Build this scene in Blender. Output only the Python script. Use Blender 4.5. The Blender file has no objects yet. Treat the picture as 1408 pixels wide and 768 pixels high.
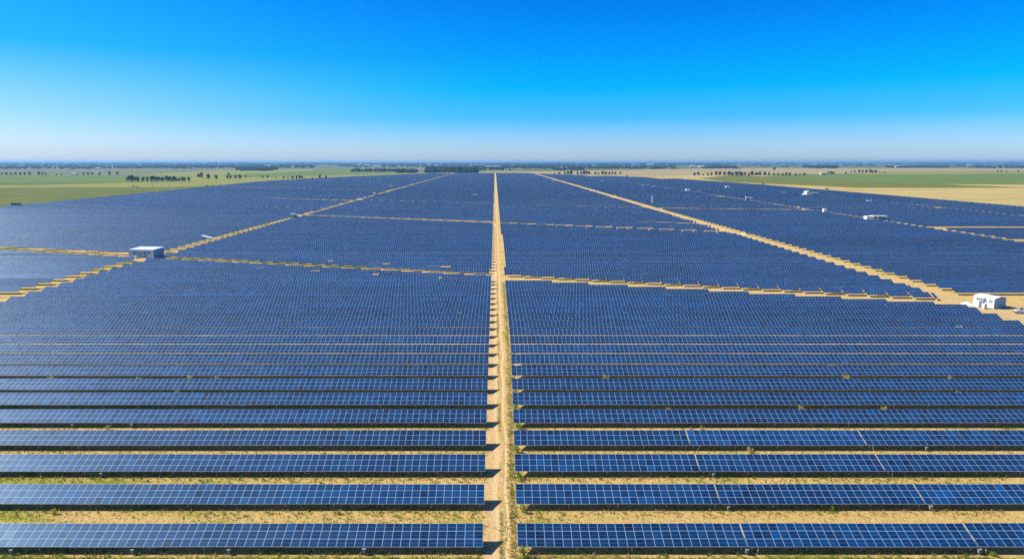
import bpy, math, random
from mathutils import Vector, Matrix, noise
R = math.radians
scene = bpy.context.scene
col = scene.collection

# ------------------------------------------------------------------ camera
H = 40.0                       # camera height (m)
F = 939.0                      # focal length in pixels of the 1408 px wide frame
HOR, VPX = 222.5, 680.5
PITCH = math.atan((384 - HOR) / F)
cam_d = bpy.data.cameras.new("camera")
cam = bpy.data.objects.new("camera", cam_d)
col.objects.link(cam)
cam.location = (0, 0, H)
cam.rotation_euler = (math.pi / 2 - PITCH, 0, 0)
cam_d.sensor_width = 36.0
cam_d.lens = F / 1408 * 36.0
cam_d.shift_x = (704 - VPX) / 1408
cam_d.clip_start = 1.0
cam_d.clip_end = 120000.0
scene.camera = cam

# ------------------------------------------------------------------ sun and sky
SUN_DIR = Vector((-1.14, 0.15, 1.0)).normalized()     # towards the sun
SUN_STRENGTH = 5.0
SKY_STRENGTH = 0.062
EXPOSURE = 0.55
elev = math.asin(SUN_DIR.z)
sun_d = bpy.data.lights.new("sun", 'SUN')
sun_d.energy = SUN_STRENGTH
sun_d.angle = R(0.5)
sun_d.color = (1.0, 0.95, 0.86)
sun = bpy.data.objects.new("sun", sun_d)
col.objects.link(sun)
sun.rotation_euler = SUN_DIR.to_track_quat('Z', 'Y').to_euler()
sun.location = (0, 0, 300)

world = bpy.data.worlds.new("World")
scene.world = world
world.use_nodes = True
wn, wl = world.node_tree.nodes, world.node_tree.links
bg = wn['Background']
sky = wn.new('ShaderNodeTexSky')
sky.sky_type = 'NISHITA'
sky.sun_disc = False
sky.sun_elevation = elev
sky.sun_rotation = math.atan2(SUN_DIR.x, SUN_DIR.y)
sky.altitude = 50
sky.air_density = 1.0
sky.dust_density = 0.6
sky.ozone_density = 2.0
tc = wn.new('ShaderNodeTexCoord')
sep = wn.new('ShaderNodeSeparateXYZ')
wl.new(tc.outputs['Generated'], sep.inputs[0])


def wramp(stops):
    r = wn.new('ShaderNodeValToRGB')
    r.color_ramp.interpolation = 'B_SPLINE' if False else 'LINEAR'
    e = r.color_ramp.elements
    while len(e) < len(stops):
        e.new(0.5)
    for el, (p, c) in zip(e, stops):
        el.position = p
        el.color = (*c, 1)
    wl.new(sep.outputs['Z'], r.inputs[0])
    return r


# clear, polarised-looking air: the blue of the sky deepens fast above the horizon, paler towards the sun
AWAY = wramp([(0.0, (.47, .62, .98)), (0.022, (.36, .56, .95)), (0.06, (.075, .43, .90)), (0.10, (.002, .42, .88)),
              (0.22, (.0, .27, .76)), (0.5, (.10, .22, .50))])
NEAR = wramp([(0.0, (.42, .50, .78)), (0.03, (.38, .49, .77)), (0.08, (.24, .43, .76)), (0.14, (.03, .37, .74)),
              (0.22, (.008, .36, .70)), (0.5, (.15, .24, .50))])
dot = wn.new('ShaderNodeVectorMath')
dot.operation = 'DOT_PRODUCT'
dot.inputs[1].default_value = SUN_DIR
wl.new(tc.outputs['Generated'], dot.inputs[0])
mr = wn.new('ShaderNodeMapRange')
mr.interpolation_type = 'SMOOTHSTEP'
mr.inputs['From Min'].default_value = 0.13
mr.inputs['From Max'].default_value = 0.72
wl.new(dot.outputs['Value'], mr.inputs['Value'])
tint = wn.new('ShaderNodeMix')
tint.data_type = 'RGBA'
wl.new(mr.outputs[0], tint.inputs['Factor'])
wl.new(AWAY.outputs[0], tint.inputs['A'])
wl.new(NEAR.outputs[0], tint.inputs['B'])
mul = wn.new('ShaderNodeMix')
mul.data_type = 'RGBA'
mul.blend_type = 'MULTIPLY'
mul.inputs['Factor'].default_value = 1
wl.new(sky.outputs[0], mul.inputs['A'])
wl.new(tint.outputs['Result'], mul.inputs['B'])
gain = wn.new('ShaderNodeVectorMath')
gain.operation = 'SCALE'
gain.inputs['Scale'].default_value = 2.55
wl.new(mul.outputs['Result'], gain.inputs[0])
wl.new(gain.outputs[0], bg.inputs['Color'])
bg.inputs['Strength'].default_value = SKY_STRENGTH

vs = scene.view_settings
vs.view_transform = 'Standard'
vs.look = 'None'
vs.exposure = EXPOSURE
vs.gamma = 1.0
vs.use_curve_mapping = False
scene.render.engine = 'CYCLES'
scene.cycles.max_bounces = 6
scene.cycles.diffuse_bounces = 2
scene.cycles.glossy_bounces = 3
scene.cycles.volume_bounces = 0
scene.cycles.use_denoising = False

rng = random.Random(11)


# ------------------------------------------------------------------ helpers
def ground_at(x, y, z=0.0):
    """world point at height z seen at pixel x, y of the 1408 x 768 photograph"""
    a, b = (x - VPX) / F, (384 - y) / F
    cp, sp = math.cos(PITCH), math.sin(PITCH)
    d = Vector((a, cp + b * sp, -sp + b * cp))
    t = (z - H) / d.z
    return Vector((d.x * t, d.y * t, z))


def metres(px, y):
    """size in metres of px pixels at ground points of image row y"""
    p = ground_at(VPX, y)
    cp, sp = math.cos(PITCH), math.sin(PITCH)
    return px * (p.y * cp + H * sp) / F


WORDS = ['zeroth', 'first', 'second', 'third', 'fourth', 'fifth', 'sixth', 'seventh', 'eighth', 'ninth', 'tenth', 'eleventh',
         'twelfth', 'thirteenth', 'fourteenth', 'fifteenth', 'sixteenth', 'seventeenth', 'eighteenth', 'nineteenth']
TENS = {2: ('twentieth', 'twenty'), 3: ('thirtieth', 'thirty'), 4: ('fortieth', 'forty'), 5: ('fiftieth', 'fifty'), 6: ('sixtieth', 'sixty')}


def nth(n):
    if n < 20:
        return WORDS[n]
    t, u = divmod(n, 10)
    return TENS[t][0] if u == 0 else TENS[t][1] + '-' + WORDS[u]


def tag(o, label=None, cat=None, group=None, kind=None):
    if label:
        o['label'] = label
    if cat:
        o['category'] = cat
    if group:
        o['group'] = group
    if kind:
        o['kind'] = kind
    return o


def empty(name, loc, rz=0.0):
    o = bpy.data.objects.new(name, None)
    o.empty_display_size = 0.5
    o.location = loc
    o.rotation_euler = (0, 0, rz)
    col.objects.link(o)
    return o


def copy_tree(o, parent=None):
    c = o.copy()
    col.objects.link(c)
    c.parent = parent
    for ch in list(o.children):
        copy_tree(ch, c)
    return c


class MB:
    """collects faces of one mesh"""

    def __init__(self):
        self.v, self.f, self.m, self.uv = [], [], [], []

    def face(self, pts, mat=0, uv=None):
        i = len(self.v)
        self.v += [tuple(p) for p in pts]
        self.f.append(tuple(range(i, i + len(pts))))
        self.m.append(mat)
        self.uv.append(uv)

    def add(self, verts, faces, mat=0, uvs=None):
        i = len(self.v)
        self.v += [tuple(p) for p in verts]
        for k, f in enumerate(faces):
            self.f.append(tuple(i + j for j in f))
            self.m.append(mat)
            self.uv.append(uvs[k] if uvs else None)

    def box(self, lo, hi, mat=0, M=None):
        x0, y0, z0 = lo
        x1, y1, z1 = hi
        p = [Vector(q) for q in ((x0, y0, z0), (x1, y0, z0), (x1, y1, z0), (x0, y1, z0), (x0, y0, z1), (x1, y0, z1), (x1, y1, z1), (x0, y1, z1))]
        if M is not None:
            p = [M @ q for q in p]
        self.add(p, [(0, 3, 2, 1), (4, 5, 6, 7), (0, 1, 5, 4), (1, 2, 6, 5), (2, 3, 7, 6), (3, 0, 4, 7)], mat)

    def bar(self, a, b, r, mat=0, r2=None, n=6):
        a, b = Vector(a), Vector(b)
        q = (b - a).to_track_quat('Z', 'Y')
        r2 = r if r2 is None else r2
        vs_ = []
        for k in range(n):
            t = 2 * math.pi * k / n
            vs_.append(a + q @ Vector((math.cos(t) * r, math.sin(t) * r, 0)))
        for k in range(n):
            t = 2 * math.pi * k / n
            vs_.append(b + q @ Vector((math.cos(t) * r2, math.sin(t) * r2, 0)))
        fs = [(k, (k + 1) % n, n + (k + 1) % n, n + k) for k in range(n)]
        fs += [tuple(range(n - 1, -1, -1)), tuple(range(n, 2 * n))]
        self.add(vs_, fs, mat)

    def mesh(self, name, mats, smooth=False):
        me = bpy.data.meshes.new(name)
        me.from_pydata(self.v, [], self.f)
        for m in (mats if isinstance(mats, (list, tuple)) else [mats]):
            me.materials.append(m)
        me.polygons.foreach_set('material_index', self.m)
        if any(u is not None for u in self.uv):
            lay = me.uv_layers.new(name='UVMap')
            flat = []
            for f, u in zip(self.f, self.uv):
                for k in range(len(f)):
                    flat += list(u[k]) if u is not None else [-50.0, -50.0]
            lay.data.foreach_set('uv', flat)
        if smooth:
            me.polygons.foreach_set('use_smooth', [True] * len(me.polygons))
        me.update()
        return me

    def build(self, name, mats, parent=None, smooth=False):
        return link(name, self.mesh(name, mats, smooth), parent)


def link(name, me, parent=None):
    o = bpy.data.objects.new(name, me)
    col.objects.link(o)
    o.parent = parent
    return o


# ------------------------------------------------------------------ materials
class NT:
    def __init__(self, name):
        self.mat = bpy.data.materials.new(name)
        self.mat.use_nodes = True
        self.n = self.mat.node_tree.nodes
        self.l = self.mat.node_tree.links
        self.bsdf = self.n['Principled BSDF']

    def put(self, sock, v):
        if hasattr(v, 'is_output'):
            self.l.new(v, sock)
        else:
            sock.default_value = v

    def math(self, op, a, b=None, c=None, clamp=False):
        m = self.n.new('ShaderNodeMath')
        m.operation = op
        m.use_clamp = clamp
        for i, v in enumerate((a, b, c)):
            if v is not None:
                self.put(m.inputs[i], v)
        return m.outputs[0]

    def mix(self, fac, a, b, blend='MIX'):
        m = self.n.new('ShaderNodeMix')
        m.data_type = 'RGBA'
        m.blend_type = blend
        for k, v in (('Factor', fac), ('A', a), ('B', b)):
            if isinstance(v, tuple):
                v = (*v, 1) if len(v) == 3 else v
            self.put(m.inputs[k], v)
        return m.outputs['Result']

    def coords(self, scale=(1, 1, 1), which='Object', rot=0.0):
        t = self.n.new('ShaderNodeTexCoord')
        m = self.n.new('ShaderNodeMapping')
        m.inputs['Scale'].default_value = scale
        m.inputs['Rotation'].default_value = (0, 0, rot)
        self.l.new(t.outputs[which], m.inputs[0])
        return m.outputs[0]

    def noise(self, vec, scale, detail=4, rough=.55):
        t = self.n.new('ShaderNodeTexNoise')
        t.inputs['Scale'].default_value = scale
        t.inputs['Detail'].default_value = detail
        t.inputs['Roughness'].default_value = rough
        self.l.new(vec, t.inputs['Vector'])
        return t.outputs['Fac']

    def range(self, v, a, b, c=0.0, d=1.0):
        m = self.n.new('ShaderNodeMapRange')
        self.l.new(v, m.inputs['Value'])
        for k, x in (('From Min', a), ('From Max', b), ('To Min', c), ('To Max', d)):
            m.inputs[k].default_value = x
        return m.outputs[0]

    def bump(self, h, strength, dist):
        b = self.n.new('ShaderNodeBump')
        b.inputs['Strength'].default_value = strength
        b.inputs['Distance'].default_value = dist
        self.l.new(h, b.inputs['Height'])
        self.l.new(b.outputs[0], self.bsdf.inputs['Normal'])


def simple(name, color, rough=.6, metal=0.0, var=.12, scale=2.0, spec=.4):
    t = NT(name)
    nz = t.noise(t.coords(), scale, 5, .6)
    dark = tuple(c * (1 - var) for c in color)
    light = tuple(min(1, c * (1 + var)) for c in color)
    c = t.mix(t.range(nz, .3, .7), dark, light)
    t.put(t.bsdf.inputs['Base Color'], c)
    t.bsdf.inputs['Roughness'].default_value = rough
    t.bsdf.inputs['Metallic'].default_value = metal
    t.bsdf.inputs['Specular IOR Level'].default_value = spec
    return t.mat


MW, MH = 0.95, 0.98            # one solar module (m)


def panel_material():
    t = NT('solar_glass')
    uvn = t.n.new('ShaderNodeUVMap')
    s = t.n.new('ShaderNodeSeparateXYZ')
    t.l.new(uvn.outputs[0], s.inputs[0])
    u, v = s.outputs['X'], s.outputs['Y']
    du = t.math('PINGPONG', u, MW / 2)
    dv = t.math('PINGPONG', v, MH / 2)
    fr = t.math('MAXIMUM', t.math('LESS_THAN', du, .023), t.math('LESS_THAN', dv, .025))
    du2 = t.math('PINGPONG', u, MW / 12)
    dv2 = t.math('PINGPONG', v, MH / 12)
    dm = t.math('PINGPONG', t.math('ADD', v, MH / 2), MH / 2)
    mid = t.math('LESS_THAN', dm, .014)
    cl = t.math('MAXIMUM', t.math('LESS_THAN', du2, .006), t.math('LESS_THAN', dv2, .006))
    # one random number per module
    oi = t.n.new('ShaderNodeObjectInfo')
    cv = t.n.new('ShaderNodeCombineXYZ')
    t.put(cv.inputs[0], t.math('FLOOR', t.math('DIVIDE', u, MW)))
    t.put(cv.inputs[1], t.math('FLOOR', t.math('DIVIDE', v, MH)))
    t.put(cv.inputs[2], t.math('MULTIPLY', oi.outputs['Random'], 97.0))
    wn_ = t.n.new('ShaderNodeTexWhiteNoise')
    t.l.new(cv.outputs[0], wn_.inputs['Vector'])
    cells = t.mix(wn_.outputs['Value'], (.0003, .0135, .058), (.0006, .037, .126))
    big = t.noise(t.coords(), .05, 3)
    cells = t.mix(t.range(big, .35, .7, 0, .35), cells, (.0008, .040, .126))
    row = t.range(oi.outputs['Random'], 0, 1, .80, 1.22)
    tv = t.n.new('ShaderNodeCombineXYZ')             # tables of 24 modules come from different batches
    t.put(tv.inputs[0], t.math('FLOOR', t.math('DIVIDE', u, MW * 24)))
    t.put(tv.inputs[1], t.math('MULTIPLY', oi.outputs['Random'], 61.0))
    tw = t.n.new('ShaderNodeTexWhiteNoise')
    t.l.new(tv.outputs[0], tw.inputs['Vector'])
    row = t.math('MULTIPLY', row, t.range(tw.outputs['Value'], 0, 1, .82, 1.22))
    odd = t.math('ADD', t.math('MULTIPLY', t.math('GREATER_THAN', wn_.outputs['Value'], .965), .28), t.math('MULTIPLY', t.math('LESS_THAN', wn_.outputs['Value'], .03), -.30))
    row = t.math('MULTIPLY', row, t.math('ADD', odd, 1.0))
    cells = t.mix(1.0, cells, row, 'MULTIPLY')
    cells = t.mix(t.math('MULTIPLY', cl, .24), cells, (.05, .18, .30))
    cells = t.mix(t.math('MULTIPLY', mid, .45), cells, (.20, .32, .42))
    dust = t.noise(t.coords((1, 1, 1)), 1.3, 4, .65)
    cells = t.mix(t.range(dust, .45, .85, 0, .035), cells, (.30, .27, .22))
    frame = (.30, .42, .54)
    t.put(t.bsdf.inputs['Base Color'], t.mix(fr, cells, frame))
    t.put(t.bsdf.inputs['Roughness'], t.math('ADD', t.math('MULTIPLY', fr, .15), t.range(wn_.outputs['Value'], 0, 1, .36, .44)))
    t.bsdf.inputs['IOR'].default_value = 1.62
    t.bsdf.inputs['Specular Tint'].default_value = (.34, .68, 1.0, 1)
    # every module sits a touch differently in its clamps
    vm = t.n.new('ShaderNodeVectorMath')
    vm.operation = 'SUBTRACT'
    t.l.new(wn_.outputs['Color'], vm.inputs[0])
    vm.inputs[1].default_value = (.5, .5, .5)
    sc = t.n.new('ShaderNodeVectorMath')
    sc.operation = 'SCALE'
    t.l.new(vm.outputs[0], sc.inputs[0])
    sc.inputs['Scale'].default_value = .035
    ge = t.n.new('ShaderNodeNewGeometry')
    ad = t.n.new('ShaderNodeVectorMath')
    t.l.new(ge.outputs['Normal'], ad.inputs[0])
    t.l.new(sc.outputs[0], ad.inputs[1])
    no = t.n.new('ShaderNodeVectorMath')
    no.operation = 'NORMALIZE'
    t.l.new(ad.outputs[0], no.inputs[0])
    t.l.new(no.outputs[0], t.bsdf.inputs['Normal'])
    return t.mat


def ground_material(name, tan, straw, green, gmask, grain=1.0, stretch=(.35, 1, 1), verge=False):
    t = NT(name)
    c0 = t.coords(stretch)
    c1 = t.coords()
    big = t.noise(c0, .035, 4)
    med = t.noise(c0, .22, 5, .62)
    fine = t.noise(c1, 1.6, 5, .7)
    tiny = t.noise(c1, 6.0, 3, .7)
    a = t.mix(t.range(med, .38, .62), tan, straw)
    a = t.mix(t.range(fine, .36, .70, 0, .55), a, tuple(x * .62 for x in straw))
    clod = t.noise(c1, .7, 6, .75)
    a = t.mix(t.range(clod, .56, .74, 0, .4), a, tuple(x * .5 for x in straw))
    a = t.mix(t.range(tiny, .5, .8, 0, .35), a, tuple(min(1, x * 1.35) for x in tan))
    g = t.math('ADD', t.math('MULTIPLY', big, .55), t.math('MULTIPLY', med, .45))
    gm = t.range(g, gmask[0], gmask[1], 0, 1)
    gm = t.math('MULTIPLY', gm, t.range(fine, .25, .6, .35, 1))
    if verge:
        t_ = t.n.new('ShaderNodeTexCoord')
        sp = t.n.new('ShaderNodeSeparateXYZ')
        t.l.new(t_.outputs['Object'], sp.inputs[0])
        west = t.range(sp.outputs['X'], 5, -50, -.02, .045)
        south = t.range(sp.outputs['Y'], 65.2, 63.6, 0, .24)
        g2 = t.math('ADD', g, t.math('ADD', west, south))
        gm = t.math('MULTIPLY', t.range(g2, gmask[0], gmask[1], 0, 1), t.range(fine, .25, .6, .35, 1))
    a = t.mix(gm, a, green)
    t.put(t.bsdf.inputs['Base Color'], a)
    t.bsdf.inputs['Roughness'].default_value = .95
    t.bsdf.inputs['Specular IOR Level'].default_value = .1
    t.bump(t.math('ADD', t.math('ADD', fine, tiny), t.math('MULTIPLY', clod, 2.0)), .9 * grain, .22)
    return t.mat


def field_material(name, a, b, scale, rot=0.0, stretch=8.0):
    """crops and stubble seen from far off: long stripes of two tones"""
    t = NT(name)
    c = t.coords((1 / stretch, 1, 1), rot=rot)
    n1 = t.noise(c, scale, 5, .6)
    n2 = t.noise(t.coords(), scale * .25, 4)
    n3 = t.noise(t.coords(), scale * 9, 3, .7)
    k = t.math('ADD', t.math('MULTIPLY', n1, .6), t.math('MULTIPLY', n2, .4))
    x = t.mix(t.range(k, .36, .64), a, b)
    x = t.mix(t.range(n3, .4, .75, 0, .3), x, tuple(q * .6 for q in a))
    t.put(t.bsdf.inputs['Base Color'], x)
    t.bsdf.inputs['Roughness'].default_value = 1
    t.bsdf.inputs['Specular IOR Level'].default_value = .05
    return t.mat


def leaf_material(name, a, b, scale=.8, trans=.35):
    t = NT(name)
    ge = t.n.new('ShaderNodeNewGeometry')
    x = t.mix(ge.outputs['Random Per Island'], a, b)
    n1 = t.noise(t.coords(), scale, 3)
    x = t.mix(t.range(n1, .35, .7, 0, .5), x, tuple(q * .55 for q in a))
    t.put(t.bsdf.inputs['Base Color'], x)
    t.bsdf.inputs['Roughness'].default_value = .8
    t.bsdf.inputs['Specular IOR Level'].default_value = .2
    tr = t.n.new('ShaderNodeBsdfTranslucent')
    t.l.new(x, tr.inputs[0])
    ms = t.n.new('ShaderNodeMixShader')
    ms.inputs[0].default_value = trans
    t.l.new(t.bsdf.outputs[0], ms.inputs[1])
    t.l.new(tr.outputs[0], ms.inputs[2])
    t.l.new(ms.outputs[0], t.n['Material Output'].inputs['Surface'])
    return t.mat


M = {
    'panel': panel_material(),
    'alu': simple('aluminium', (.50, .51, .52), .4, .6, .08),
    'back': simple('panel_backsheet', (.30, .31, .33), .6),
    'steel': simple('galvanised_steel', (.34, .35, .36), .5, .5, .15, 6),
    'ground': ground_material('dry_ground', (.70, .475, .175), (.66, .455, .135), (.27, .30, .03), (.52, .62), verge=True),
    'track': ground_material('dirt_track', (.70, .50, .23), (.63, .44, .18), (.24, .24, .06), (.62, .70), stretch=(1, .3, 1)),
    'grassland': ground_material('grassland', (.125, .15, .020), (.19, .18, .035), (.07, .115, .010), (.46, .58), .4, (.2, 1, 1)),
    'leaf': leaf_material('tree_leaf', (.030, .066, .030), (.062, .110, .042)),
    'weed': leaf_material('weed_leaf', (.16, .29, .02), (.30, .40, .05)),
    'dryweed': leaf_material('dry_weed', (.50, .40, .11), (.62, .50, .18)),
    'blade': leaf_material('grass_blade', (.17, .25, .025), (.36, .36, .07), .15, .45),
    'dryblade': leaf_material('dry_blade', (.44, .33, .12), (.60, .46, .19), .15, .45),
    'bark': simple('bark', (.09, .065, .045), .9),
    'wood': leaf_material('woods_leaf', (.018, .045, .032), (.040, .070, .040), .01),
    'white': simple('white_paint', (.70, .71, .71), .45, 0, .05, 1.5),
    'offwhite': simple('off_white_metal', (.62, .62, .58), .5, 0, .1, 1.5),
    'bluewhite': simple('pale_blue_steel', (.46, .56, .66), .45, 0, .12, 1.2),
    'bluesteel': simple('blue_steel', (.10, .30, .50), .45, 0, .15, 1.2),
    'boxgrey': simple('weathered_grey', (.28, .29, .28), .6),
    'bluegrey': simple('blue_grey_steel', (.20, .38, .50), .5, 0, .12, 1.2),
    'shedblue': simple('shed_blue_steel', (.36, .56, .70), .5, 0, .12, 1.2),
    'dark': simple('dark_steel', (.035, .04, .045), .5),
    'grey': simple('grey_steel', (.25, .26, .27), .5),
    'glass': simple('dark_glass', (.02, .03, .04), .08, 0, .05, 1, .6),
    'rubber': simple('rubber', (.02, .02, .02), .85),
    'silver': simple('silver_car_paint', (.55, .56, .56), .3, .3, .04),
    'sand': simple('pale_sand', (.62, .50, .30), .95, 0, .15, 1.0, .1),
    'rust': simple('rusty_steel', (.23, .09, .045), .7),
    'tanwall': simple('tan_render', (.50, .40, .27), .8),
    'roofred': simple('red_roof', (.36, .14, .09), .8),
}

# ------------------------------------------------------------------ the ground, one sheet to the horizon
def sheet(name, pts, mat, z, kind='structure'):
    b = MB()
    b.face([(p[0], p[1], z) for p in pts], 0)
    return tag(b.build(name, mat), kind=kind)


S = 42000
sheet('ground', [(-S, -3000), (S, -3000), (S, S), (-S, S)], M['grassland'], -0.30)


def field(name, px, mat, z, cut=6):
    """a field given by its corners in the photograph, laid flat on the land; edges wander a little"""
    w = [ground_at(*p) for p in px]
    pts = []
    for i, a in enumerate(w):
        b_ = w[(i + 1) % len(w)]
        for k in range(cut):
            t = k / cut
            p = a.lerp(b_, t)
            j = .012 * (b_ - a).length * (0 if k == 0 else 1)
            n_ = Vector((-(b_ - a).y, (b_ - a).x, 0)).normalized()
            pts.append(p + n_ * rng.uniform(-j, j))
    return sheet(name, pts, mat, z)


FG = field_material('green_crop', (.11, .18, .028), (.17, .21, .045), .03, -.2, 10)
FO = field_material('olive_pasture', (.12, .15, .018), (.19, .185, .035), .03)
FT = field_material('straw_field', (.54, .40, .14), (.40, .32, .105), .05, .25, 14)
FT2 = field_material('brown_stubble', (.34, .27, .12), (.42, .32, .14), .012)
FGR = field_material('grey_fallow', (.14, .16, .055), (.21, .20, .085), .006)
FL = field_material('light_pasture', (.22, .235, .04), (.29, .27, .075), .03)
# land beyond the farm
field('far_fallow_field', [(-700, 241), (-700, 233), (500, 230.5), (560, 238), (300, 241)], FGR, -.24)
field('far_pasture_field', [(180, 241), (300, 234), (520, 231.5), (600, 238.6), (420, 246), (262, 251), (150, 251)], FL, -.20)
field('green_field', [(-500, 251.5), (-500, 241), (190, 240.5), (268, 243), (245, 249), (175, 251)], FG, -.16)
field('crop_field', [(300, 241), (430, 234.5), (500, 234.2), (560, 238), (400, 242.5), (330, 243.5)], FG, -.13)
field('pale_field', [(-400, 257.5), (40, 254.5), (175, 251), (420, 247), (440, 249), (240, 257), (-300, 260)], FL, -.12)
field('brown_field', [(430, 234.5), (445, 230.5), (680, 231), (680, 236), (520, 235)], FGR, -.10)
field('stubble_field', [(600, 238.4), (600, 235.4), (760, 235.2), (1000, 231), (1500, 231), (1500, 236.5), (1000, 240), (860, 247), (740, 239)], FT2, -.22)
field('straw_field', [(860, 244.5), (960, 240.5), (1600, 243), (2300, 250), (2300, 340), (1408, 289), (1140, 262.5)], FT, -.18)
field('bean_field', [(1000, 246), (1080, 240), (1800, 236.5), (1800, 256), (1280, 253), (1140, 251)], FG, -.14)
field('olive_field', [(960, 245), (1010, 240.5), (1110, 246), (1290, 253), (1420, 258), (1180, 258), (1000, 250)], FO, -.11)
field('distant_field', [(1180, 240), (1210, 235.5), (1800, 231), (1800, 236.6)], FL, -.09)

# ------------------------------------------------------------------ layout of the solar farm
PITCH_ROW = 7.7
ROW_W, H1, H2 = 2.68, 0.82, 1.96         # plan depth, lower and upper edge heights
LBOUND = [(150, -430), (300, -430), (597, -432), (900, -447), (1280, -470), (1602, -424), (2140, -294), (2420, -205), (2700, -60)]
RBOUND = [(150, 461), (597, 461), (1163, 458), (1648, 420), (1848, 333), (2269, 145), (2440, 100), (2700, 0)]


def lerp_tab(tab, d):
    if d <= tab[0][0]:
        return tab[0][1]
    for (a, x), (b, y) in zip(tab, tab[1:]):
        if d <= b:
            return x + (y - x) * (d - a) / (b - a)
    return tab[-1][1]


FARM_END = 2440
front_D = [64.9, 73.9, 82.4, 90.6, 99.0, 106.9, 114.4, 122.4, 130.0, 137.5, 144.9, 152.4, 159.9, 167.4, 174.9, 182.4, 189.9]
row_D = list(front_D)
while row_D[-1] < FARM_END:
    row_D.append(row_D[-1] + PITCH_ROW)

# strips between the lanes: left edge, right edge, cross tracks (distance at x=0, slope, half gap)
TR_A = [(235, -.32, 6.6), (443, -.45, 8.5), (648, -.47, 10), (815, -.5, 11.5), (987, -.5, 13.5), (1212, -.5, 16), (1500, -.5, 12), (1880, -.5, 12)]
STRIPS = [
    ('left of the left lane', lambda d: lerp_tab(LBOUND, d), lambda d: -146.2,
     [(235, -.32, 6.6), (438, -.5, 8.0), (673, -.5, 12.5), (880, -.5, 15), (1150, -.5, 15), (1480, -.5, 6), (1850, -.5, 7)]),
    ('just left of the central lane', lambda d: max(-139.8, lerp_tab(LBOUND, d)), lambda d: -1.25, TR_A),
    ('just right of the central lane', lambda d: 2.35 + min(1.0, (d - 64) / 75), lambda d: min(130.5, lerp_tab(RBOUND, d)), [(232.5, -.335, 6.6)] + TR_A[1:]),
    ('between the two right lanes', lambda d: 140.0, lambda d: min(257.0, lerp_tab(RBOUND, d)), [(240, -.32, 3.2), (613, -.2, 10.5), (850, -.3, 12), (1200, -.4, 6)]),
    ('right of the second right lane', lambda d: 263.0, lambda d: min(381.5, lerp_tab(RBOUND, d)), [(268, -.05, 3), (425, -.05, 6.3), (640, -.15, 8), (1120, -.4, 6)]),
    ('right of the outermost right lane', lambda d: 388.0, lambda d: lerp_tab(RBOUND, d), [(268, -.05, 3), (800, -.2, 4)]),
]
END_LINE = {0: (2330, -.1, 0), 1: (2440, 0, 0), 2: (2440, 0, 0), 3: (2270, 0, 0), 4: (1900, 0, 0), 5: (1600, 0, 0)}
segments = []        # strip, block, distance at the left end, x0, x1, slope of the stepped row, modules per step
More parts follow.
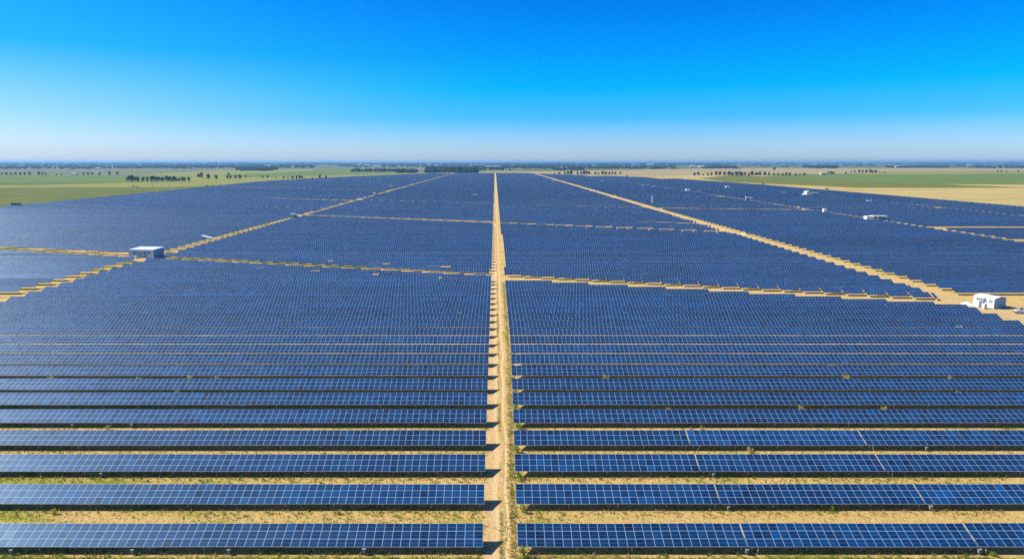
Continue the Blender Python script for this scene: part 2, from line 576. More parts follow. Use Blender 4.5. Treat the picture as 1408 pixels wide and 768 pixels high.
for si, (_n, lo, hi, lines) in enumerate(STRIPS):
    d0, sl, hg = lines[0]
    if si in (0, 1, 2):                        # front blocks: straight rows, then one stepped row along the track
        for D in row_D:
            if D > 330 or (si == 0 and D < 150):
                continue
            x0, x1 = lo(D), hi(D)
            if si == 2:                        # the front right block ends at the lane by the white station
                x1 = 128.5
            lim = (D + ROW_W - (d0 - hg - (ROW_W + .5 if si != 2 else 0))) / sl       # rows stop short of the stepped row
            x1c = min(x1, lim)
            if x1c - x0 < 9:
                continue
            n = int((x1c - x0) / MW)
            if si in (0, 1) and x1c == x1:
                x0 = x1 - n * MW
            segments.append([si, 0, D, x0, x0 + n * MW, 0.0, 0])
            if si == 2 and D > 160:            # a short table fills the wedge beside the track
                xe = (D + 3.8 + ROW_W - (d0 - hg)) / sl
                xs = max(x0, xe - 27)
                xe = min(xe, x1)
                if xe - xs > 6:
                    segments.append([si, 0, D + 3.8, xs, xs + int((xe - xs) / MW) * MW, 0.0, 0])
        x0, x1 = lo(280 if si == 0 else 230), hi(280 if si == 0 else 230)
        if si == 0:
            x0 = -330
        if si != 2:
            segments.append([si, 0, d0 + sl * x0 - hg - ROW_W, x0, x1, sl, 8])
    ends = list(lines) + [END_LINE[si]]
    for blk in range(1, len(ends)):
        (da, sa, ga), (db, sb, gb_) = ends[blk - 1], ends[blk]
        xm = (lo((da + db) / 2) + hi((da + db) / 2)) / 2
        if blk == 1 or si >= 3:                # straight rows between two stepped rows that line the tracks
            for edge in (0, 1):
                d_, s_ = (da, sa) if edge == 0 else (db, sb)
                yc = d_ + s_ * xm
                x0, x1 = lo(yc), hi(yc)
                if x1 - x0 < 12 or abs(s_) < .08:
                    continue
                y = d_ + s_ * x0 + (ga if edge == 0 else -gb_ - ROW_W)
                segments.append([si, blk, y, x0, x0 + int((x1 - x0) / MW) * MW, s_, 6])
            y = 150.0
            while y < FARM_END:
                y += PITCH_ROW
                x0, x1 = lo(y), hi(y)
                if x1 - x0 < 12:
                    continue
                m = .5
                ka = ROW_W if abs(sa) >= .08 else 0
                kb = ROW_W if abs(sb) >= .08 else 0
                if sa:
                    x0 = max(x0, (y - (da + ga + ka + m)) / sa) if sa < 0 else x0
                elif y < da + ga:
                    continue
                if sb:
                    x1 = min(x1, (y + ROW_W - (db - gb_ - kb - m)) / sb) if sb < 0 else x1
                elif y + ROW_W > db:
                    continue
                n = int((x1 - x0) / MW)
                if n < 8:
                    continue
                if abs(x1 - hi(y)) < .01:
                    x0 = x1 - n * MW
                segments.append([si, blk, y, x0, x0 + n * MW, 0.0, 0])
                if si == 2:
                    xs = max(lo(y), (y - 4 - (da + ga + ROW_W + .4)) / sa)
                    xe = min(xs + 27, hi(y), (y - 4 + ROW_W - (db - gb_ - kb - m)) / sb)
                    if xe - xs > 6 and xs > lo(y) - .1 and y < da + ga + 15:
                        segments.append([si, blk, y - 4, xs, xs + int((xe - xs) / MW) * MW, 0.0, 0])
            continue
        ya, yb = da + sa * xm + ga, db + sb * xm - gb_ - ROW_W
        n = max(1, round((yb - ya) / PITCH_ROW))
        for k in range(n + 1):
            t = k / n
            y = ya + (yb - ya) * t
            slope = sa + (sb - sa) * t
            x0, x1 = lo(y), hi(y)
            if x1 - x0 < 12 or y > FARM_END:
                continue
            m = int((x1 - x0) / MW)
            if si in (0, 1):
                x0 = x1 - m * MW
            x1 = x0 + m * MW
            segments.append([si, blk, y + slope * (x0 - xm), x0, x1, slope, 4 if blk == 1 else 12])


def visible_area(s):
    si, blk, D, a, b_, sl, st = s
    D += sl * (b_ - a) / 2
    w = max(0, min(b_, .76 * D) - max(a, -.725 * D))
    return w * (2.6 * H / D + 1.1) / (D * D)


# front rows right of the lane are built from tables with a narrow gap between them
TABLE_N = 25
front_tables, rows = [], []
for s in segments:
    si, blk, D, a, b_, sl, st = s
    if si == 2 and blk == 0 and D < 92:
        x, k = a, 0
        while x < b_ - 2 and x < .78 * D + 4:
            n = min(TABLE_N + (1 if D > 85 else 0), int((b_ - x) / MW + .01))
            front_tables.append([si, blk, D, x, x + n * MW, k])
            x += n * MW + .11
            k += 1
    else:
        if visible_area(s) > 0:
            rows.append(s)
rows.sort(key=lambda s: -visible_area(s))
N_IND = 300 - len(front_tables)
single, massed = rows[:N_IND], rows[N_IND:]


def slab(b, x0, x1, y0, w, h1, h2, step, jit, r, ox=0.0, slope=0.0, mods=0):
    """a tilted row of modules, top surface carrying module UVs in metres"""
    n = max(1, round((x1 - x0) / step))
    th = .045
    if mods:
        return stepped(b, x0, x1, y0, w, h1, h2, jit, r, ox, slope, mods)
    vs_, fs, uv = [], [], []
    L = 3 * MH
    up = Vector((0, -(h2 - h1), w)).normalized() * th
    for i in range(n + 1):
        x = x0 + (x1 - x0) * i / n
        j1, j2 = r.uniform(-jit, jit), r.uniform(-jit, jit)
        lo, hi = Vector((x, y0, h1 + j1)), Vector((x, y0 + w, h2 + j2))
        vs_ += [lo, hi, lo - up, hi - up]
    for i in range(n):
        q, p = 4 * i, 4 * i + 4
        ua, ub = (x1 - x0) * i / n + ox, (x1 - x0) * (i + 1) / n + ox
        fs += [(q, p, p + 1, q + 1), (q, q + 2, p + 2, p), (q + 1, p + 1, p + 3, q + 3), (q + 2, q + 3, p + 3, p + 2)]
        uv += [((ua, 0), (ub, 0), (ub, L), (ua, L)), None, None, None]
    e = 4 * n
    fs += [(0, 1, 3, 2), (e, e + 2, e + 3, e + 1)]
    uv += [None, None]
    b0 = len(b.f)
    b.add(vs_, fs, 0, uv)
    for k, f in enumerate(fs):
        b.m[b0 + k] = 0 if uv[k] is not None else (2 if k % 4 == 3 and k < 4 * n else 1)


def stepped(b, x0, x1, y0, w, h1, h2, jit, r, ox, slope, mods):
    """a row whose tables step sideways one after the other, following a slanting track"""
    L, th = 3 * MH, .045
    up = Vector((0, -(h2 - h1), w)).normalized() * th
    step = mods * MW
    n = max(1, math.ceil((x1 - x0) / step - .01))
    vs_, fs, uv = [], [], []
    for i in range(n):
        a, e = x0 + i * step, min(x1, x0 + (i + 1) * step)
        y = y0 + slope * ((a + e) / 2 - x0)
        j = r.uniform(-jit, jit)
        q = len(vs_)
        for x in (a, e):
            lo, hi = Vector((x, y, h1 + j)), Vector((x, y + w, h2 + j))
            vs_ += [lo, hi, lo - up, hi - up]
        p = q + 4
        ua, ub = a - x0 + ox, e - x0 + ox
        fs += [(q, p, p + 1, q + 1), (q, q + 2, p + 2, p), (q + 1, p + 1, p + 3, q + 3), (q + 2, q + 3, p + 3, p + 2)]
        uv += [((ua, 0), (ub, 0), (ub, L), (ua, L)), None, None, None]
        if i:
            o_ = q - 4
            fs += [(o_, q, q + 2, o_ + 2), (o_ + 1, o_ + 3, q + 3, q + 1)]
            uv += [None, None]
        if i == 0:
            fs.append((q, q + 1, q + 3, q + 2))
            uv.append(None)
        if i == n - 1:
            fs.append((p, p + 2, p + 3, p + 1))
            uv.append(None)
    b0 = len(b.f)
    b.add(vs_, fs, 0, uv)
    for k in range(len(fs)):
        b.m[b0 + k] = 0 if uv[k] is not None else 1


def frame_mesh():
    """one welded support: short front leg, tall rear leg, rafter and brace"""
    b = MB()
    ya, yb = .35, ROW_W - .45
    za = H1 + (H2 - H1) * ya / ROW_W - .12
    zb = H1 + (H2 - H1) * yb / ROW_W - .12
    sl = (H2 - H1) / ROW_W
    b.box((-.05, ya - .05, -.1), (.05, ya + .05, za))
    b.box((-.05, yb - .05, -.1), (.05, yb + .05, zb))
    b.bar((0, .06, H1 + sl * .06 - .12), (0, ROW_W - .06, H2 - sl * .06 - .12), .05, n=4)
    b.bar((0, ya + .02, .25), (0, yb - .02, zb - .15), .03, n=4)
    return b.mesh('support_frame', M['steel'])


FRAME = frame_mesh()


def rail_mesh(W, y):
    b = MB()
    z = H1 + (H2 - H1) * y / ROW_W - .075
    b.box((.05, y - .04, z - .045), (W - .05, y + .04, z + .022))
    return b.mesh('rail', M['alu'])


PM = [M['panel'], M['alu'], M['back']]
RCACHE = {}


def panel_row(name, D, x0, x1, label, group, detail, tag_cat='panel row', slope=0.0, mods=0, rise=0.0):
    root = empty(name, (x0, D, 0))
    tag(root, label, tag_cat, group)
    root.rotation_euler.x = R(rng.uniform(-.55, .55))
    W = x1 - x0
    b = MB()
    slab(b, 0, W, 0, ROW_W, H1, H2 + rise, 6 * MW if detail else 12 * MW, .022 if detail else .03, rng, 0.0, slope, mods)
    b.build('panel_surface', PM, root)
    if detail:
        n = max(2, round(W / (6 * MW)) + 1)
        for i in range(n):
            f = link('support_frame', FRAME, root)
            f.location = (.5 + (W - 1.0) * i / (n - 1), 0, 0)
        for y in (.55, ROW_W - .6):
            key = (round(W, 2), y)
            if key not in RCACHE:
                RCACHE[key] = rail_mesh(W, y)
            link('rail', RCACHE[key], root)
    else:
        b = MB()
        y = ROW_W * .55
        z = H1 + (H2 - H1) * .55
        b.add([(.3, y + .3 * slope - .05, z - .11), (W - .3, y + slope * (W - .3) - .05, z - .11), (W - .3, y + slope * (W - .3) + .05, z - .11), (.3, y + .3 * slope + .05, z - .11)], [(0, 1, 2, 3)])
        n = max(2, round(W / 11.4) + 1)
        for i in range(n):
            x = .5 + (W - 1.0) * i / (n - 1)
            yy = y + slope * x
            b.box((x - .06, yy - .06, -.1), (x + .06, yy + .06, z - .1))
        b.build('support_frame', M['steel'], root)
    return root


SIDE = {0: 'left of the left lane', 1: 'just left of central lane', 2: 'just right of central lane', 3: 'between first and second right lanes',
        4: 'between second and third right lanes', 5: 'beyond the third right lane'}
GROUPN = {0: 'panel rows left of the left lane', 1: 'panel rows left of the central lane', 2: 'panel rows right of the central lane',
          3: 'panel rows right of the right lane', 4: 'panel rows far right', 5: 'panel rows at the far right edge'}
SHEEN = {0: 'pale shining', 1: 'blue', 2: 'dark blue', 3: 'blue', 4: 'blue', 5: 'blue'}
blocks = {}
for s in rows:
    blocks.setdefault((s[0], s[1], s[5] != 0), []).append(s)
chosen = {id(s) for s in single}
for (si, blk, slanted), lst in sorted(blocks.items()):
    lst.sort(key=lambda s: s[2])
    for k, s in enumerate(lst):
        if id(s) not in chosen:
            continue
        o_ = k + 1 + (4 if si == 2 and blk == 0 and not slanted else 0)
        if slanted and (blk < 2 or si > 2):
            far = blk and k
            lab = f'stepped panel row {SIDE[si]}, {"near" if far or not blk else "far"} side of {nth(blk + 1 if far else max(blk, 1))} cross track'
        elif blk == 0 and si == 0:
            lab = f'{SHEEN[si]} panel row {SIDE[si]}, {nth(o_)} from the front of its block'
        elif blk == 0:
            lab = f'{SHEEN[si]} panel row {SIDE[si]}, {nth(o_)} from the bottom edge'
        elif si in (4, 5) and blk == 1:
            lab = f'{SHEEN[si]} panel row {SIDE[si]}, {nth(o_)} from the block front'
        elif si == 3 and blk == 1:
            lab = f'{SHEEN[si]} panel row {SIDE[si]}, {nth(o_)} behind white station'
        else:
            lab = f'{SHEEN[si]} panel row {SIDE[si]}, {nth(o_)} behind {nth(blk)} cross track'
        panel_row('solar_panel_row', s[2], s[3], s[4], lab, GROUPN[si], s[2] < 200 and blk == 0 and si in (1, 2) and not slanted, 'panel row', s[5], s[6], .36 if si == 0 and blk < 2 else 0.0)
fr_D = sorted({t_[2] for t_ in front_tables})
TPOS = ['touching it', 'second out from it', 'third out from it', 'fourth out from it']
for si, blk, D, a, b_, k in front_tables:
    r_ = fr_D.index(D)
    rowname = ['front row', 'second row', 'third row', 'fourth row'][r_]
    panel_row('solar_table', D, a, b_, f'dark blue panel table in {rowname} right of the lane, {TPOS[k]}', 'panel tables in the front right rows', True, 'panel table')

b = MB()
for si, blk, D, x0, x1, sl, st in massed:
    lift = rng.uniform(-.045, .045)
    slab(b, x0, x1, D, ROW_W, H1 - lift, H2 + lift, 40, .03, rng, rng.randrange(400) * MW, sl, st)
    n = max(2, round((x1 - x0) / 22) + 1)
    y, z = D + ROW_W * .55, H1 + (H2 - H1) * .55
    for i in range(n):
        x = x0 + .5 + (x1 - x0 - 1) * i / (n - 1)
        yy = y + sl * (x - x0)
        b.box((x - .06, yy - .06, -.1), (x + .06, yy + .06, z - .06), 1)
tag(b.build('far_panel_rows', PM), 'blue panel rows of the far blocks running together towards the horizon', 'panel rows', kind='stuff')

# ------------------------------------------------------------------ farm ground, lanes and cross tracks
pts = [(x, d) for d, x in LBOUND[1:-1]] + [(x, d) for d, x in reversed(RBOUND[1:-1])]
pts = [(-430, -200)] + [(x - 7, d + (25 if d > 2000 else 0)) for d, x in LBOUND[1:-1]] + [(x + 7, d + (25 if d > 2000 else 0)) for d, x in reversed(RBOUND[1:-1])] + [(468, -200)]
sheet('farm_ground', pts, M['ground'], 0.0)


def strip_sheet(name, xs, d0, d1, z, step, wob, mat='track'):
    """a lane with wandering edges: xs(d) -> left, right"""
    b = MB()
    n = int((d1 - d0) / step)
    L_, R_ = [], []
    for i in range(n + 1):
        d = d0 + (d1 - d0) * i / n
        l, r = xs(d)
        L_.append((l + wob * noise.noise((d * .21, 3.1, l)), d, z))
        R_.append((r + wob * noise.noise((d * .19, 9.7, r)), d, z))
    for i in range(n):
        b.add([L_[i], R_[i], R_[i + 1], L_[i + 1]], [(0, 1, 2, 3)])
    return tag(b.build(name, M[mat]), kind='structure')


def lane_material():
    t = NT('lane_dirt')
    c1 = t.coords()
    sp = t.n.new('ShaderNodeSeparateXYZ')
    t.l.new(c1, sp.inputs[0])
    wob = t.math('MULTIPLY', t.math('SUBTRACT', t.noise(t.coords((0, 1, 0)), .06, 4), .5), 1.8)
    x = t.math('ADD', sp.outputs['X'], wob)
    spine = t.math('SUBTRACT', 1.0, t.math('DIVIDE', t.math('ABSOLUTE', t.math('SUBTRACT', x, .70)), .34), clamp=True)
    edge = t.math('MULTIPLY', t.range(x, 1.65, 2.15), t.range(t.noise(t.coords((.3, 1, 1)), .22, 3), .42, .56))
    rut = t.math('MAXIMUM', t.math('SUBTRACT', 1.0, t.math('DIVIDE', t.math('ABSOLUTE', t.math('SUBTRACT', x, 1.28)), .30), clamp=True),
                 t.math('SUBTRACT', 1.0, t.math('DIVIDE', t.math('ABSOLUTE', t.math('SUBTRACT', x, -.05)), .9), clamp=True))
    med, fine, tiny = t.noise(c1, .45, 5, .65), t.noise(c1, 1.7, 5, .7), t.noise(c1, 7, 3, .7)
    a = t.mix(t.range(med, .36, .64), (.72, .49, .22), (.64, .42, .16))
    a = t.mix(t.range(fine, .42, .7, 0, .5), a, (.42, .27, .10))
    a = t.mix(t.math('MULTIPLY', rut, t.range(med, .25, .6, .0, .6)), a, (.76, .55, .29))
    gm = t.math('MULTIPLY', t.math('MAXIMUM', spine, edge), t.range(t.math('ADD', t.math('MULTIPLY', fine, .5), t.math('MULTIPLY', med, .5)), .40, .56))
    a = t.mix(t.math('MULTIPLY', gm, .8), a, (.27, .27, .05))
    t.put(t.bsdf.inputs['Base Color'], a)
    t.bsdf.inputs['Roughness'].default_value = .95
    t.bsdf.inputs['Specular IOR Level'].default_value = .1
    t.bump(t.math('ADD', t.math('ADD', fine, tiny), t.math('MULTIPLY', rut, -.5)), .8, .18)
    return t.mat


M['lane'] = lane_material()
strip_sheet('central_lane', lambda d: (-1.3, 2.2 + min(.9, max(0, (d - 64) / 80))), 40, 2440, .012, 3.0, .55, 'lane')
strip_sheet('left_lane', lambda d: (-144.8, -140.6), 150, 2300, .012, 3.0, .6)
strip_sheet('right_lane', lambda d: (132.0, 138.8), 150, 2290, .012, 3.0, .8)
strip_sheet('second_right_lane', lambda d: (257.8, 262.2), 240, 1950, .012, 3.0, .8)
strip_sheet('third_right_lane', lambda d: (382.3, 387.2), 260, 1700, .012, 3.0, .8)


def cross(name, d0, sl, xa, xb, hw):
    b = MB()
    n = max(4, int((xb - xa) / 4))
    A_, B_ = [], []
    for i in range(n + 1):
        x = xa + (xb - xa) * i / n
        d = d0 + sl * x
        A_.append((x, d - hw + .5 * noise.noise((x * .2, d0, 0)), .022))
        B_.append((x, d + hw + .5 * noise.noise((x * .2, d0, 7)), .022))
    for i in range(n):
        b.add([A_[i], A_[i + 1], B_[i + 1], B_[i]], [(0, 1, 2, 3)])
    return tag(b.build(name, M['track']), kind='structure')


for k, (d0, sl, hg) in enumerate(TR_A):
    cross('cross_track', d0, sl, -139, -1.5, min(hg - 1.6, 7))
    cross('cross_track', d0 - (3 if k == 0 else 0), sl, 3.5, 131, min(hg - 1.6, 7))
for (d0, sl, hg) in STRIPS[0][3]:
    cross('cross_track', d0, sl, -425, -146, min(hg - 1.6, 7))
for (d0, sl, hg) in STRIPS[3][3][1:]:
    cross('cross_track', d0, sl, 140, 257, min(hg - 1.6, 7))
for (d0, sl, hg) in STRIPS[4][3][1:]:
    cross('cross_track', d0, sl, 263, 381, min(hg - 1.6, 7))
# open dirt yard in front of the white station
b = MB()
yard = [(131, 176), (136, 168), (150, 160), (170, 154), (196, 158), (196, 172), (172, 182), (156, 187), (140, 193), (132, 200)]
b.face([(x, y, .016) for x, y in yard])
tag(b.build('dirt_yard', M['track']), kind='structure')
b = MB()
yard = [(-146, 276), (-139, 272), (-137, 281), (-139, 290), (-145, 297), (-158, 300), (-170, 297), (-160, 286)]
b.face([(x, y, .030) for x, y in yard])
tag(b.build('dirt_yard', M['track']), kind='structure')

# ------------------------------------------------------------------ grass
def tuft(b, x, y, h, w, n, r):
    for _ in range(n):
        a = r.uniform(0, 2 * math.pi)
        dx, dy = math.cos(a), math.sin(a)
        l = w * r.uniform(.4, 1)
        px, py = x + r.uniform(-w, w) * .5, y + r.uniform(-w, w) * .5
        hh = h * r.uniform(.5, 1)
        t = w * .16
        b.face([(px - dy * t, py + dx * t, -.02), (px + dy * t, py - dx * t, -.02), (px + dx * l, py + dy * l, hh)])


def gsel(x, y):
    return noise.noise((x * .03, y * .16, 1.7)) + .5 * noise.noise((x * .12, y * .4, 5.2))


gb, db = MB(), MB()
r = random.Random(5)
near_rows = [D for D in front_D if D < 140]
# belts along the lower edge of every near row
for D in near_rows:
    lim = .80 * D
    n = int(2 * lim * (8 if D < 95 else 4))
    for _ in range(n):
        x = r.uniform(-lim, lim)
        if -.9 < x < 1.9:
            continue
        y = D + r.gauss(-.35, .8)
        g = gsel(x, y) + (.2 if x < 0 else .05)
        tuft(gb if g > -.1 else db, x, y, r.uniform(.18, .55) * (1 if D < 84 else .5 if D < 100 else .3), .26, 5, r)
# open aisles
for _ in range(42000):
    y = 56 + 70 * r.random() ** 1.3
    lim = .80 * y
    x = r.uniform(-lim, lim)
    if -1.0 < x < 2.1 and r.random() < .85:
        continue
    g = gsel(x, y)
    if y < 63.8:
        tuft(gb if g + (.5 if x < 0 else .1) > -.12 else db, x, y, r.uniform(.10, .26), .20, 5, r)
    elif g + (.12 if x < 0 else -.08) > .20:
        tuft(gb, x, y, r.uniform(.12, .30), .22, 4, r)
    elif r.random() < .5:
        tuft(db, x, y, r.uniform(.06, .18), .2, 4, r)
for _ in range(15000):                              # dense verge in front of the first row
    y = r.uniform(59, 64.2)
    x = r.uniform(-.8 * y, .8 * y)
    if -1.2 < x < 2.2:
        continue
    g = gsel(x, y)
    tuft(gb if g + (.6 if x < 0 else .15) > -.1 else db, x, y, r.uniform(.1, .24), .2, 5, r)
# grassy spine and right edge of the lane
for _ in range(6500):
    d = 56 + 170 * r.random() ** 1.5
    k = noise.noise((d * .13, 4.4, 0))
    if r.random() < .45:
        if k > -.15:
            tuft(gb if r.random() < .55 else db, .70 + r.gauss(0, .14), d, r.uniform(.08, .22), .17, 4, r)
    else:
        tuft(gb if r.random() < .6 else db, 2.25 + min(1, (d - 64) / 75) + r.gauss(-.35, .32), d, r.uniform(.1, .3), .2, 5, r)
tag(gb.build('grass', M['blade']), 'green grass along the row edges and lane verges', 'grass', kind='stuff')
tag(db.build('dry_grass', M['dryblade']), 'straw coloured dry grass between the panel rows', 'grass', kind='stuff')


# ------------------------------------------------------------------ weeds and dry bushes, one by one
def leafy(b, c, rad, n, size, r, zmin=.03):
    for _ in range(n):
        d = Vector((r.gauss(0, 1), r.gauss(0, 1), r.gauss(0, 1))).normalized() * (r.random() ** .4)
        p = Vector((c[0] + d.x * rad[0], c[1] + d.y * rad[1], max(zmin, c[2] + d.z * rad[2])))
        n_ = Vector((r.gauss(0, 1), r.gauss(0, 1), r.gauss(.5, 1))).normalized()
        a = n_.orthogonal().normalized()
        e = n_.cross(a)
        s = size * r.uniform(.6, 1.3)
        b.face([p - a * s, p - e * s * .55, p + a * s, p + e * s * .55])


def bush_meshes(mat, k):
    out = []
    for i in range(3):
        r = random.Random(40 + i + k)
        b = MB()
        for q in range(5):
            leafy(b, (r.gauss(0, .28), r.gauss(0, .25), .35 + .1 * q * r.random()), (.34, .34, .38), 46, .085, r)
        leaf = b.mesh('foliage', mat)
        s = MB()
        for q in range(5):
            s.bar((0, 0, -.05), (r.gauss(0, .3), r.gauss(0, .25), r.uniform(.5, .9)), .02, 0, .008, 4)
        out.append((leaf, s.mesh('stem', M['bark'])))
    return out


GREENB, DRYB = bush_meshes(M['weed'], 0), bush_meshes(M['dryweed'], 20)


def bush(name, protos, p, s, label, cat, group):
    o = empty(name, (p[0], p[1], 0), rng.uniform(0, 6.28))
    o.scale = (s * .75, s * .75, s * rng.uniform(.85, 1.2))
    leaf, stem_ = protos[rng.randrange(3)]
    link('foliage', leaf, o)
    link('stem', stem_, o)
    tag(o, label, cat, group)
    return o


# weeds at the lane-side corner of each right hand row
for i, D in enumerate(front_D[:10]):
    bush('weed', GREENB, (2.9 + min(1, (D - 64) / 75) + rng.uniform(-.25, .25), D - .45), 1.35 - .03 * i + rng.uniform(-.1, .1),
         f'green weed clump at the lane-side corner of the {nth(i + 1)} row right of the lane', 'weed', 'weeds at the corners of the right rows')
for (x, y, s, lab) in [
    (476, 755, 1.15, 'bright green bush under the front edge of the left front row'),
    (1237, 757, 1.3, 'bright green bush under the front edge of the right front row'),
    (204, 697, .9, 'olive weed under the second row left of the lane'),
    (452, 697, .7, 'small green weed under the second row left of the lane, nearer the lane'),
    (1141, 701, 1.0, 'green weed under the second row right of the lane'),
    (1084, 652, .8, 'green weed under the third row right of the lane'),
    (560, 758, .8, 'low green weed under the left front row near the lane'),
    (833, 699, .8, 'green weed under the second row right of the lane, near the lane'),
    (225, 756, 1.0, 'broad green weed under the left front row far from the lane'),
    (1365, 763, .7, 'low green weed in front of the right front row near the frame edge')]:
    p = ground_at(x, y)
    bush('weed', GREENB, p, s, lab, 'weed', 'weeds under the front rows')
dry_px = [(1025, 617, 1.1), (962, 588, .9), (946, 586, .7), (837, 535, 1.0), (910, 540, .8), (916, 561, .8), (746, 486, 1.0), (779, 501, .8), (819, 501, .9),
          (898, 502, .8), (1014, 486, 1.0), (1137, 500, .9), (1251, 501, 1.0), (1160, 518, .9), (1296, 519, .9), (1184, 537, 1.2), (1311, 540, 1.0), (1345, 540, .9),
          (1094, 559, 1.1), (1208, 559, 1.2), (1142, 446, 1.1), (1310, 453, 1.1), (1195, 476, .9), (804, 439, .9), (878, 411, 1.0), (866, 442, .9), (970, 442, .9),
          (447, 392, .9), (551, 392, 1.0), (469, 411, .9), (579, 407, .9), (392, 409, .9), (427, 422, .8), (484, 422, .8), (540, 419, .9), (634, 437, 1.1), (558, 470, .9),
          (473, 440, .9), (407, 439, .9), (150, 416, 1.1), (202, 409, .9), (218, 417, 1.0), (186, 442, 1.2), (260, 453, 1.0), (297, 408, .9), (328, 409, .9),
          (48, 535, .9), (217, 481, 1.0), (150, 482, .8), (332, 481, 1.0), (247, 534, .9), (172, 534, .8), (223, 558, 1.1), (280, 537, .8), (88, 697, .9), (118, 611, .9), (470, 696, .8)]
perrow = {}
for (x, y, s) in dry_px:
    p = ground_at(x, y)
    ahead = [D for D in row_D if D >= p.y - 1.2]
    D = ahead[0]                                   # stands in the aisle just before this row
    perrow.setdefault((row_D.index(D), x > VPX), []).append((p.x, D, s))
for (ri, right), lst in perrow.items():
    lst.sort(key=lambda q: abs(q[0]))
    for k, (x, D, s) in enumerate(lst):
        w = 'right' if right else 'left'
        z = (.0 if ri < 8 else .4)
        bush('dry_bush', DRYB, (x * (D - .9) / max(D - .9, 1), D - .9), s * (.95 if D < 120 else 1.4),
             f'dry yellow bush before the {nth(ri + 1)} row {w} of the lane, {nth(k + 1)} out from it', 'bush', 'dry yellow bushes between the panel rows')

# ------------------------------------------------------------------ combiner boxes hanging on the row supports
def combiner(p, label, rz=0.0, s=1.0):
    o = empty('combiner_box', p, rz)
    o.scale = (s, s, s)
    tag(o, label, 'junction box', 'combiner boxes under the panel rows')
    b = MB()
    b.box((-.28, -.14, .42), (.28, .14, 1.08))
    b.build('housing', M['boxgrey'], o)
    b = MB()
    b.box((-.24, -.165, .47), (.24, -.142, 1.02))
    d = b.build('door', M['boxgrey'], o)
    b = MB()
    b.box((.15, -.19, .68), (.19, -.167, .82))
    b.build('handle', M['dark'], d)
    b = MB()
    b.box((-.05, -.05, -.1), (.05, .05, .418))
    b.build('post', M['steel'], o)
    b = MB()
    b.box((-.34, -.20, 1.083), (.34, .18, 1.11))
    b.build('rain_hood', M['boxgrey'], o)
    return o


for (x, y, lab) in [(1340, 757, 'white junction box under the right front row at its second gap'), (1023, 756, 'white junction box under the right front row at its first gap'),
                    (1277, 700, 'white junction box under the second row right of the lane, far out'), (1000, 700, 'white junction box under the second row right of the lane, at the first gap'),
                    (980, 655, 'pale junction box under the third row right of the lane'), (1271, 618, 'white junction box under the fourth row right of the lane'),
                    (146, 651, 'white junction box under the third row left of the lane'), (103, 586, 'pale junction box under the fifth row left of the lane, outermost'),
                    (184, 586, 'pale junction box under the fifth row left of the lane, nearer the lane'), (22, 757, 'grey junction box under the left front row, outermost'),
                    (187, 757, 'grey junction box under the left front row, halfway'), (318, 757, 'grey junction box under the left front row, nearer the lane'),
                    (502, 758, 'white junction box under the left front row, nearest the lane'), (1030, 620, 'pale junction box under the fourth row right of the lane')]:
    p = ground_at(x, y)
    D = min(row_D, key=lambda d: abs(d - .15 - p.y))
    combiner((p.x, D - .12, 0), lab, 0, rng.uniform(.48, .62))

# ------------------------------------------------------------------ stations and equipment on the lanes
def gable(b, x0, x1, y0, y1, z, rise, over=.15, mat=0):
    """low pitched roof slab, ridge along y"""
    x0, x1, y0, y1 = x0 - over, x1 + over, y0 - over, y1 + over
    xm = (x0 + x1) / 2
    t = .12
    v = []
    for y in (y0, y1):
        v += [(x0, y, z), (xm, y, z + rise), (x1, y, z), (x1, y, z + t), (xm, y, z + rise + t), (x0, y, z + t)]
    f = [(0, 1, 4, 5), (1, 2, 3, 4), (11, 10, 7, 6), (10, 9, 8, 7), (5, 4, 10, 11), (4, 3, 9, 10), (1, 0, 6, 7), (2, 1, 7, 8), (0, 5, 11, 6), (3, 2, 8, 9)]
    b.add(v, f, mat)


def part(parent, name, mat, *boxes):
    b = MB()
    for q in boxes:
        b.box(*q)
    return b.build(name, M[mat], parent)


# white station at the right: its doors look towards the sun side
A_, B_, C_ = ground_at(1339.5, 419.5), ground_at(1366, 424.8), ground_at(1383.5, 422)
o = empty('inverter_station', (B_.x, B_.y, 0), math.atan2((C_ - B_).y, (C_ - B_).x) - R(4))
tag(o, 'white inverter station with low gabled roof in the dirt yard at right', 'station')
w_, l_, h_ = 5.0, 5.6, 2.75
part(o, 'plinth', 'grey', ((-.15, -.15, 0), (w_ + .15, l_ + .15, .15)))
body = part(o, 'wall', 'white', ((0, 0, .15), (w_, l_, h_)))
b = MB()
gable(b, 0, w_, 0, l_, h_ + .002, .42)
b.build('roof', M['white'], o)
d = part(o, 'door', 'bluewhite', ((-.05, 2.6, .16), (-.003, 3.7, 2.5)))
part(d, 'handle', 'dark', ((-.10, 3.5, 1.2), (-.053, 3.6, 1.4)))
d = part(o, 'door', 'bluewhite', ((-.05, 3.85, .16), (-.003, 4.9, 2.5)))
part(d, 'handle', 'dark', ((-.10, 3.95, 1.2), (-.053, 4.05, 1.4)))
part(o, 'vent', 'grey', ((-.04, .5, 1.6), (-.003, 1.5, 2.4)))
part(o, 'side_shade_tint', 'bluegrey', ((.15, -.06, .2), (4.85, -.003, 2.68)))  # blue-grey sheet over the white right-hand face, its shade painted as colour
part(o, 'canopy', 'white', ((-1.0, 2.4, 2.58), (-.004, 5.1, 2.68)))
part(o, 'corner_post', 'white', ((-.95, 4.95, 0), (-.85, 5.05, 2.577)))
part(o, 'corner_post', 'white', ((-.95, 2.45, 0), (-.85, 2.55, 2.577)))
